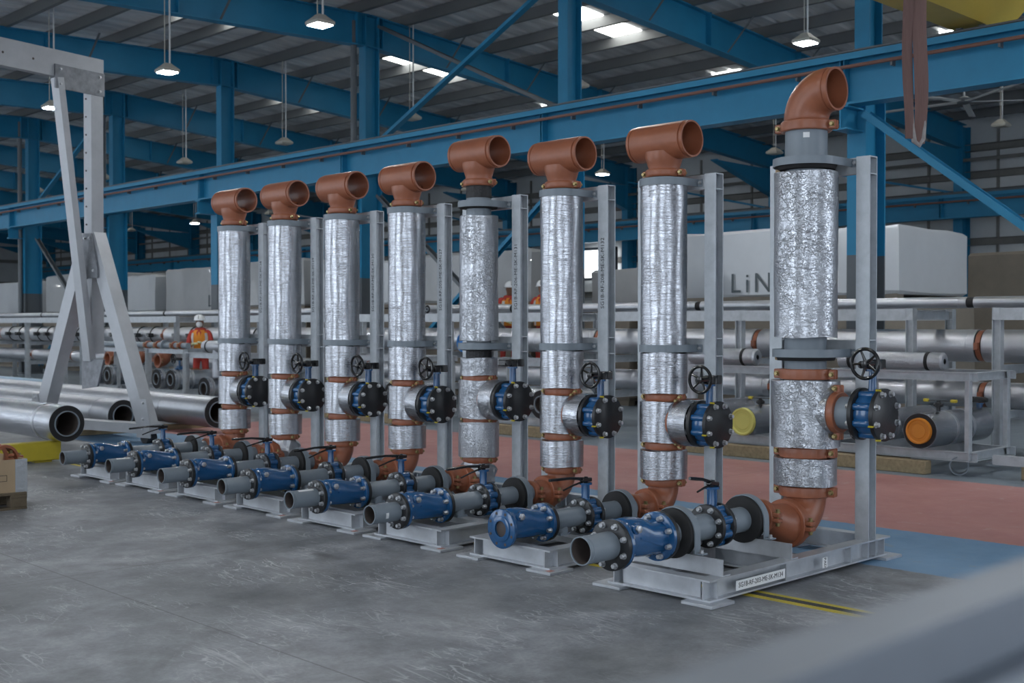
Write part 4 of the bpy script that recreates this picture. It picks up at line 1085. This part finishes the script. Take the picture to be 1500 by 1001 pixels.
for k, (x, y, L, lb) in enumerate(((6.62, 2.0, 1.15, 'short timber under the orange-capped pipe frame'), (6.62, 3.9, 1.9, 'timber under the yellow-capped pipe frame'), (6.62, 7.2, 2.2, 'timber under the frame behind the third riser'), (6.62, 10.5, 2.5, 'timber under the frame behind the fourth riser'),
                                  (5.32, 13.85, 1.7, 'timber under the frame left of the farthest riser'), (6.62, 17.9, 1.7, 'timber under the frame before the worker'), (6.62, 20.8, 1.8, 'timber under the frame right of the gantry mast'), (6.9, .55, .55, 'end of a timber at the right edge'), (6.95, 2.4, .9, 'dark timber stacked on the short timber'))):
    bearer(x, y, L, lb, 'timber' if k != 8 else 'timber_dark')
m = MB(); m.lathe([(0, .086), (0, .10), (.14, .10), (.14, .086)], (0, 0, 0), (.8, .35, 0), 28, loop=True); tag(add('pipe_offcut', m, 'grey_paint', None, (6.75, 1.72, .10)), 'short grey pipe ring lying on the blue floor', 'pipe offcut')
# loose low rail near the right edge
m = MB(); m.channel((6.72, .35, .20), (6.72, 1.35, .20), .10, .05, .008, (0, 0, 1)); m.box((6.66, .45, .145), (6.86, .65, .155)); tag(add('loose_rail', m, 'galvanised', None, (0, 0, 0)), 'galvanised rail end resting on a timber at the right edge', 'rail')

# wrapped units stored behind the racks, two high
def wrapped(x, y, z0, z1, D, W_, mt, label, text=None, tx=0.0, tz=0.0):
    random.seed(int(y * 10)); m = MB(); n = 7; rings = []
    for zz in (z0, z0 + .05, z0 + (z1 - z0) * .5, z1 - .06, z1):
        e = .05 if zz in (z0, z1) else 0; rg = []
        pts = [(i / n * W_, 0) for i in range(n)] + [(W_, i / 4 * D) for i in range(4)] + [(W_ - i / n * W_, D) for i in range(n)] + [(0, D - i / 4 * D) for i in range(4)]
        for yy, xx in pts:
            rg.append((xx + (e if xx < D / 2 else -e) + random.uniform(-.012, .012), yy + (e if yy < W_ / 2 else -e) + random.uniform(-.012, .012), zz + random.uniform(-.02, .02) * (zz > z0)))
        rings.append(rg)
    m.loft(rings); t = empty('wrapped_unit', (x, y, 0)); tag(t, label, 'wrapped crate', 'plastic-wrapped units behind the columns')
    add('wrapping', m, mt, t)
    for k in range(2):
        b = MB(); b.box((.05 + k * (D - .35), .05, z0 - .09), (.25 + k * (D - .35), W_ - .05, z0 + .015)); add('skid_timber', b, 'crate_brown', t)
    if text: lettering(text, .50, 'print_grey', t, (-.032, tx, tz), (PI / 2, 0, -PI / 2), 'print', 1.3)
    return t
ZU = 2.10
wrapped(12.5, 5.42, ZU, 3.22, 2.45, 1.75, 'wrap_white', 'white wrapped unit right of the thick blue column')
wrapped(12.5, 7.45, ZU, 3.30, 2.6, 3.3, 'wrap_white', 'white wrapped unit with large grey letters between the two nearest risers', 'LiN', .80, 2.33)
wrapped(14.2, 11.2, 1.9, 2.80, 2.4, 2.4, 'wrap_grey', 'lower grey wrapped unit below the bright window')
wrapped(12.5, 13.8, ZU, 3.22, 1.15, 4.2, 'wrap_grey', 'grey wrapped unit behind the two workers')
wrapped(12.5, 18.4, ZU, 3.15, 2.4, 3.4, 'wrap_white', 'white wrapped unit behind the sixth riser')
wrapped(12.5, 22.2, ZU, 3.35, 2.4, 3.0, 'wrap_grey', 'wrapped unit behind the seventh riser', 'LiN', 1.5, 2.36)
wrapped(12.5, 25.6, ZU - .1, 3.30, 2.4, 4.0, 'wrap_grey', 'wrapped unit with grey letters above the worker in the orange vest', 'LiN', 1.0, 2.28)
wrapped(12.3, 29.9, ZU - .1, 3.15, 2.4, 2.3, 'wrap_white', 'white wrapped block right of the gantry legs')
wrapped(12.5, 33.2, ZU - .1, 3.35, 2.4, 5.2, 'wrap_grey', 'shiny wrapped unit behind the gantry')
wrapped(12.5, 39.0, ZU - .1, 3.2, 2.4, 5.5, 'wrap_white', 'wrapped unit at the left edge of the picture')
for k, (y, w_) in enumerate(((5.3, 2.0), (7.45, 3.4), (11.1, 2.5), (13.8, 4.3), (18.4, 3.5), (22.1, 3.2), (25.5, 4.3), (29.9, 2.9), (33.1, 5.5), (38.9, 5.7))):
    t = wrapped(12.5, y, .09, (1.775 if k == 2 else 1.875 if k > 5 else 1.975), 2.5, w_, 'crate_brown', 'brown crate under the wrapped units, %s from the right' % ordn[k]); t.name = 'timber_crate'
wrapped(18.0, 2.5, .09, 3.05, 2.5, 4.3, 'crate_brown', 'brown board crate at the right edge before the far wall')
for k, (p0, p1) in enumerate((((15.6, 3.6, 1.75), (15.6, 1.4, 2.95)), ((15.6, 3.2, 1.65), (15.6, 1.0, 2.85)))):
    m = MB(); m.channel(p0, p1, .12, .06, .01, (1, 0, 0)); t = add('stair_stringer', m, 'steel_grey'); tag(t, 'grey sloping stair rail at the right edge, %s one' % ('upper', 'lower')[k], 'stair rail', 'stair rails')
# work platform for the two workers
m = MB(); m.chbox((10.95, 11.9, .60), (12.2, 15.2, .66), .01)
for xx in (11.0, 12.1):
    for yy in (12.0, 15.0): m.box((xx, yy, 0), (xx + .06, yy + .06, .60))
tag(add('work_platform', m, 'plate_dark'), 'low grey work platform behind the racks', 'platform')

# =================================================================== WORKERS
def person(loc, rz, label, arms, lean=0.0, mask=True):
    """standing figure facing +x; arms: list of (elbow, hand) for left(+y) and right(-y)"""
    t = empty('person', loc, rz); tag(t, label, 'person', 'workers in red coveralls')
    V = []; Rr = []; E_ = []
    def vtx(p, r, par=None):
        V.append(p); Rr.append(r if isinstance(r, tuple) else (r, r))
        if par is not None: E_.append((par, len(V) - 1))
        return len(V) - 1
    L = lambda z: lean * max(0, z - .95)
    pel = vtx((0, 0, .95), (.12, .165)); sp = vtx((L(1.15), 0, 1.15), (.115, .150), pel); ch = vtx((L(1.35), 0, 1.35), (.125, .175), sp)
    ut = vtx((L(1.47), 0, 1.47), (.085, .11), ch); nk = vtx((L(1.54) + .01, 0, 1.54), (.055, .055), ut)
    h1 = vtx((L(1.62) + .035, 0, 1.615), (.085, .072), nk); h2 = vtx((L(1.7) + .03, 0, 1.70), (.095, .078), h1); vtx((L(1.76) + .02, 0, 1.76), (.07, .06), h2)
    for s, (el, ha) in zip((1, -1), arms):
        sh = vtx((L(1.42), s * .20, 1.42), .065, ut); e = vtx(el, .048, sh); w = vtx(ha, .036, e)
        d = (Vector(ha) - Vector(el)).normalized(); pm = vtx(tuple(Vector(ha) + d * .05), (.040, .024), w)
        vtx(tuple(Vector(ha) + d * .12 + Vector((0, -s * .01, -.01))), (.030, .017), pm)
        vtx(tuple(Vector(ha) + d * .08 + Vector((.0, -s * .045, .02))), (.013, .013), pm)
    for s in (1, -1):
        hp = vtx((0, s * .09, .88), .092, pel); kn = vtx((.02, s * .11, .49), .066, hp); an = vtx((-.01, s * .12, .10), .05, kn); vtx((.13, s * .13, .05), (.045, .04), an)
    me = bpy.data.meshes.new('figure'); me.from_pydata(V, E_, []); o = bpy.data.objects.new('figure', me); COL.objects.link(o)
    md = o.modifiers.new('Skin', 'SKIN'); md.use_smooth_shade = True
    for i, sv in enumerate(me.skin_vertices[0].data):
        sv.radius = Rr[i]; sv.use_root = (i == 0)
    o.modifiers.new('Sub', 'SUBSURF').levels = 2
    bm_ = bpy.data.meshes.new_from_object(o.evaluated_get(bpy.context.evaluated_depsgraph_get()))
    bpy.data.objects.remove(o)
    bm_.materials.clear()
    for nm in ('coverall_red', 'skin', 'glove', 'black_paint'): bm_.materials.append(MATS[nm])
    hands = [Vector(a[1]) for a in arms]
    for p in bm_.polygons:
        c = p.center; p.use_smooth = True
        if c.z > 1.535: p.material_index = 1
        elif any((c - h).length < .15 and (c - h).dot(h - Vector(a[0])) > -.005 for h, a in zip(hands, arms)): p.material_index = 2
        elif c.z < .09: p.material_index = 3
    b = bpy.data.objects.new('body', bm_); COL.objects.link(b); b.parent = t
    # vest
    m = MB(); n = 28; rings = []
    for z, a, c in ((.92, .150, .205), (1.05, .150, .205), (1.2, .150, .205), (1.33, .155, .215), (1.42, .135, .195), (1.485, .10, .13)):
        rings.append([(L(z) + a * math.cos(2 * PI * j / n), c * math.sin(2 * PI * j / n), z) for j in range(n)])
    m.loft(rings, False, False)
    v = add('vest', m, 'vest_orange', t)
    for s in (1, -1):
        st = MB(); st.loft([[(L(z) + a * math.cos(q) * 1.02, s * c * math.sin(q) * 1.02, z) for q in (.62, .78, .94)] for z, a, c in ((.93, .152, .208), (1.05, .152, .208), (1.2, .152, .208), (1.33, .157, .218), (1.42, .138, .198))], False, False, closed=False)
        add('reflective_stripe', st, 'vest_stripe', v)
    st = MB(); st.loft([[(L(1.33) + .158 * math.cos(q), .02 * k_, z_) for q, k_ in ((0, -1), (0, 1))] for z_ in (1.30, 1.33)], False, False, closed=False)
    # neck opening of the coverall
    nv = MB(); nv.poly([(L(1.2) + .156, 0, 1.22), (L(1.44) + .145, .055, 1.44), (L(1.49) + .11, .0, 1.50), (L(1.44) + .145, -.055, 1.44)]); add('collar', nv, 'coverall_red', t)
    # helmet
    hx = L(1.72) + .03; h = MB()
    h.lathe([(0, .118), (.03, .118), (.065, .108), (.10, .082), (.122, .045), (.128, .002)], (hx, 0, 1.70), (0, 0, 1), 28)
    br = []
    for rr, zz in ((1.0, 1.705), (1.18, 1.698), (1.16, 1.692), (1.0, 1.695)):
        br.append([(hx + .118 * rr * math.cos(2 * PI * j / 28) * (1.22 if math.cos(2 * PI * j / 28) > 0 else 1), .118 * rr * math.sin(2 * PI * j / 28), zz) for j in range(28)])
    h.loft(br, False, False)
    he = add('helmet', h, 'helmet_white', t)
    lg = MB(); lg.loft([[(hx + .119 + .0, yy, zz) for yy in (-.004, .004)] for zz in (1.735, 1.79)], False, False, closed=False)
    ri = MB(); ri.tube([(hx + .12, 0, 1.73), (hx + .112, 0, 1.77), (hx + .085, 0, 1.805)], .005, 6); add('helmet_stripe', ri, 'ink', he)
    # face: nose, eyes and ears, or a white mask over nose and mouth
    fx = L(1.66) + .03
    if mask:
        k = MB(); k.lathe([(0, .002), (.012, .035), (.03, .055), (.06, .068)], (fx + .105, 0, 1.60), (-1, 0, .15), 20); add('face_mask', k, 'mask_white', t)
    nn = MB(); nn.lathe([(0, .004), (.02, .014), (.045, .010)], (fx + .108, 0, 1.665), (-.5, 0, 1), 10, True, True); add('nose', nn, 'skin', t)
    for s in (1, -1):
        e = MB(); e.lathe([(0, .001), (.004, .008), (.012, .010)], (fx + .094, s * .030, 1.685), (-1, 0, 0), 10); add('eye', e, 'ink', t)
        e = MB(); e.lathe([(0, .004), (.008, .026), (.016, .018)], (fx - .02, s * .085, 1.655), (0, -s, 0), 12, True, True); add('ear', e, 'skin', t)
    return t
person((7.85, 19.35, 0), R(228), 'worker in white helmet, face mask and orange vest looking down at his hands', [((.12, .27, 1.13), (.30, .10, 1.20)), ((.12, -.27, 1.13), (.30, -.10, 1.18))], .12)
person((11.45, 13.42, .66), R(240), 'left one of two workers behind the fourth riser, head bent', [((.15, .27, 1.13), (.36, .12, 1.02)), ((.15, -.27, 1.13), (.36, -.12, 1.02))], .18, False)
person((11.45, 12.40, .66), R(205), 'right one of two workers behind the fourth riser, half hidden by its post', [((.10, .27, 1.12), (.34, .16, 1.04)), ((.10, -.27, 1.12), (.34, -.14, 1.04))], .10, False)

# =================================================================== GANTRY, CRATE, CRANE
gx, gy = 2.30, 10.90
ge = Vector((-.227, .973, 0)); gb = Vector((.973, .227, 0))
t = empty('gantry_crane', (gx, gy, 0)); tag(t, 'tall silver aluminium gantry frame with A-shaped legs at the left', 'gantry')
def gp(s, z, b=0.0): return ge * s + gb * b + Vector((0, 0, z))
S0 = 1.19
m = MB(); m.bar(gp(S0, 1.2), gp(S0, 4.98), .20, .16, gb); mast = add('mast', m, 'aluminium', t)
for i in range(14):
    q = MB(); q.cyl((0, 0, 0), gb * -.008, .014, n=10); add('pin_hole', cached('pin_hole', lambda: q), 'rust_and_shade', mast, gp(S0 + .03, 1.5 + i * .25, -.098))
m = MB(); m.bar(gp(S0 - .06, 2.85, -.02), gp(.02, .12, -.02), .20, .20, gb); add('leg', m, 'aluminium', t)
m = MB(); m.bar(gp(S0 + .06, 2.85, -.02), gp(2.36, .12, -.02), .20, .20, gb); add('leg', m, 'aluminium', t)
m = MB(); m.bar(gp(-.10, .20, -.02), gp(2.48, .20, -.02), .13, .24, (0, 0, 1)); add('foot_beam', m, 'aluminium', t)
m = MB(); 
for ss in (.05, 2.3): m.cyl(gp(ss, .075, -.10), gp(ss, .075, .06), .075, n=20)
add('castor', m, 'black_paint', t)
for ss in (.03, 2.34):
    m = MB(); m.prism(gp(ss, .08, -.135), gp(ss, .08, -.115), [(-.13, 0), (.13, 0), (.13, .22), (.05, .52), (-.05, .52), (-.13, .22)], ge); pl = add('gusset_plate', m, 'aluminium', t)
    for zz in (.2, .33, .55):
        b = MB(); b.hexbolt((0, 0, 0), gb * -.02, .018); add('bolt', cached('gantry_bolt', lambda: b), 'zinc', pl, gp(ss, zz, -.135))
m = MB(); m.prism(gp(S0, 2.25, -.155), gp(S0, 2.25, -.125), [(-.26, 0), (.24, 0), (.24, .12), (.13, .62), (-.13, .62), (-.26, .1)], ge); nd = add('node_plate', m, 'plate_dark', t)
for ss, zz in ((-.18, 2.35), (.18, 2.35), (-.1, 2.8), (.1, 2.8), (0, 2.8)):
    add('bolt', cached('gantry_bolt', lambda: b), 'zinc', nd, gp(S0 + ss, zz, -.155))
m = MB(); m.prism(gp(S0, 1.12, -.12), gp(S0, 1.12, -.09), [(-.12, 0), (.34, .0), (.20, .38), (-.12, .42)], -ge); add('foot_gusset', m, 'plate_dark', t)
m = MB(); m.ibeam(gp(S0, 5.16, .13), gp(S0, 5.16, -5.0), .36, .20, .02, .012, (0, 0, 1))
m = MB(); m.bar(gp(S0, 5.14, .13), gp(S0, 5.14, -5.0), .36, .12, (0, 0, 1)); bm2 = add('top_beam', m, 'aluminium', t)
for i in range(5):
    q2 = MB(); q2.cyl((0, 0, 0), ge * -.008, .016, n=10); add('pin_hole', cached('pin_hole_b', lambda: q2), 'rust_and_shade', bm2, gp(S0, 5.13, -1.0 - i * .45) - ge * .056)
m = MB(); m.prism(gp(S0 - .062, 4.93, .12), gp(S0 - .10, 4.93, .12), [(0, 0), (-.95, .0), (-.95, .36), (0, .36)], gb); mp_ = MB()
a0 = gp(S0 - .061, 4.80, .12); mp_.loft([[a0, a0 - gb * .80, a0 - gb * .80 + up * .32, a0 + up * .32], [p - ge * .03 for p in (a0, a0 - gb * .80, a0 - gb * .80 + up * .32, a0 + up * .32)]])
pt = add('joint_plate', mp_, 'plate_dark', t)
for bx, bz in ((-.08, .06), (-.08, .26), (-.72, .06), (-.72, .26)):
    b2 = MB(); b2.hexbolt((0, 0, 0), ge * -.02, .018); add('bolt', cached('gantry_bolt_b', lambda: b2), 'zinc', pt, a0 - ge * .03 + gb * bx + up * bz)
m = MB(); m.bar(gp(S0 - .02, 4.95, -.60), gp(S0 - .02, 1.10, -.10), .15, .10, ge); add('knee_brace', m, 'aluminium', t)

# cardboard box of couplings on a pallet, bottom left
t = empty('pallet', (-2.44, 6.37, 0)); tag(t, 'dark wooden pallet under the cardboard box at the left edge', 'pallet')
for k, xx in enumerate((0, .52, 1.06)):
    for yy in (0, .36, .70):
        add('block', cached('pallet_block', lambda: MB().chbox((0, 0, .02), (.14, .10, .10), .004)), 'timber_dark' if k != 1 else 'timber', t, (xx, yy, 0))
for yy in (0, .36, .70):
    add('bottom_board', cached('pallet_bottom', lambda: MB().chbox((0, 0, 0), (1.2, .10, .02), .003)), 'timber_dark', t, (0, yy, 0))
for k in range(6):
    add('top_board', cached('pallet_top', lambda: MB().chbox((0, 0, .125), (1.2, .11, .147), .003)), 'timber_dark', t, (0, k * .138, 0))
for xx in (0, .52, 1.06):
    add('stringer', cached('pallet_stringer', lambda: MB().chbox((0, 0, .10), (.14, .80, .125), .003)), 'timber_dark', t, (xx, 0, 0))
t = empty('cardboard_box', (-2.40, 6.40, .148)); tag(t, 'open cardboard box with clear tape at its corner on the pallet', 'box')
m = MB(); W_, D_, H_ = 1.17, .72, .285; th = .012
m.box((0, 0, 0), (W_, D_, .01)); m.box((0, 0, .01), (W_, th, H_)); m.box((0, D_ - th, .01), (W_, D_, H_)); m.box((0, th, .01), (th, D_ - th, H_)); m.box((W_ - th, th, .01), (W_, D_ - th, H_)); add('carton', m, 'cardboard', t)
m = MB(); m.box((.88, -.003, -.03), (.90, -.001, .0)); m.box((W_ - .10, -.004, -.06), (W_ + .003, -.001, H_)); m.box((W_ + .001, -.003, -.05), (W_ + .004, .12, H_)); add('tape', m, 'clear_tape', t)
m = MB(); m.box((.78, D_ - th, H_), (.94, D_, H_ + .33)); add('flap', m, 'cardboard', t)
m = MB()
for a, c in (((.88, .10), (1.0, .104)), ((.88, .15), (1.0, .154)), ((.88, .10), (.884, .154)), ((.996, .10), (1.0, .154)), ((.91, .104), (.914, .15))): m.box((a[0], -.0015, a[1]), (c[0], 0, c[1]))
add('printed_frame', m, 'ink', t)
for k, (x, y, z, rx, ry) in enumerate(((-1.36, 6.55, .43, 80, 20), (-1.46, 6.60, .46, 95, -10), (-1.58, 6.52, .44, 85, 35), (-1.72, 6.58, .46, 75, 5), (-1.50, 6.78, .42, 60, 30), (-1.85, 6.6, .43, 95, 60))):
    c = add('loose_coupling', cached(('coupling', .115, .034), lambda: coupling_mesh(.115, .034)), 'orange_paint', None, (x, y, z - .02), (R(rx), 0, R(ry)))
    tag(c, 'orange-brown coupling in the open cardboard box, %s from its right end' % ordn[k], 'coupling', 'couplings in the box')
    for s in (-1, 1): add('bolt', cached('coupling_bolt', bolt_pair_mesh), 'brass', c, (s * (.115 + .026 + .022), 0, 0))
for k, z in enumerate((.165, .165, .19)):
    m = MB()
# travelling crane girder and sling
t = empty('crane_bridge', (0, 0, 0)); tag(t, 'yellow box girder of the travelling crane at the top right', 'crane')
m = MB(); zb_ = 5.56
def gsec(x, z): return [(x, 2.90, z), (x, 3.36, z), (x, 3.75, z + .62), (x, 2.25, z + .62)]
m.loft([gsec(10.62, zb_), gsec(-10.2, zb_)])
add('girder', m, 'crane_yellow', t)
for yy in (2.95, 3.25):
    m = MB(); m.cyl((9.95, yy, 5.60), (10.01, yy, 5.60), .06, n=20); add('wheel', m, 'steel_grey', t)
t = empty('lifting_sling', (3.60, .63, 0)); tag(t, 'brown webbing sling hanging down at the upper right', 'sling')
d = rt * 1.0
for k, (o, zz, w_) in enumerate(((-.062, 3.10, .085), (.036, 3.06, .115))):
    m = MB(); rings = []
    for i in range(30):
        z = 5.7 - (5.7 - zz) * i / 29; wv = .004 * math.sin(i * .5 + k * 2) ; hw = w_ * .5 * (1 if i < 25 else 1 - (i - 24) * .05)
        c = d * (o + wv) + hf * (.02 * math.sin(i * .4 + k))
        rings.append([tuple(c + d * (q * hw) + hf * (.012 * (1 - q * q) * sgn) + up * z) for q, sgn in ((-1, -1), (-.5, -1), (0, -1), (.5, -1), (1, -1), (1, 1), (.5, 1), (0, 1), (-.5, 1), (-1, 1))])
    m.loft(rings); add('webbing', m, 'sling', t)
m = MB(); m.tube([tuple(d * x + up * z) for x, z in ((-.04, 3.34), (-.03, 3.2), (-.01, 3.08), (.03, 3.05), (.06, 3.1), (.065, 3.22), (.05, 3.36))], .022, 10); add('eye_loop', m, 'sling_loop', t)
m = MB(); m.chbox((-.09, -.06, 5.60), (.09, .06, 5.78), .02); m.cyl((0, 0, 5.75), (0, 0, 8.0), .02, n=8); add('hook_block', m, 'crane_yellow', t)

# ceiling fan far behind
t = empty('ceiling_fan', (17.9, 6.85, 6.05)); tag(t, 'white ceiling fan with long blades under the far roof', 'fan')
m = MB(); m.lathe([(0, .05), (.03, .14), (.12, .14), (.16, .05)], n=20, cap0=True, cap1=True); add('motor', m, 'steel_grey', t)
m = MB(); m.cyl((0, 0, .15), (0, 0, 1.6), .02, n=8); add('down_rod', m, 'fan_white', t)
for i in range(5):
    a = 2 * PI * i / 5 + .35
    m = MB(); m.chbox((.15, -.07, .05), (1.9, .07, .062), .003); add('blade', cached('fan_blade', lambda: m), 'fan_white', t, (0, 0, 0), (R(6), 0, a))
# near galvanised rail, out of focus at the lower right
t = empty('foreground_rail', (0, -3.589, 0)); tag(t, 'blurred galvanised rail close to the camera at the lower right', 'rail')
m = MB(); m.ibeam((-5.3, .0, 1.382), (-3.0, .0, 1.382), .062, .050, .007, .006, (0, 0, 1)); add('rail', m, 'rail_steel', t)
for xx in (-4.42, -3.4):
    m = MB(); m.ibeam((xx, .03, 0), (xx, .03, 1.351), .05, .05, .006, .005, (1, 0, 0)); add('post', m, 'galvanised', t)
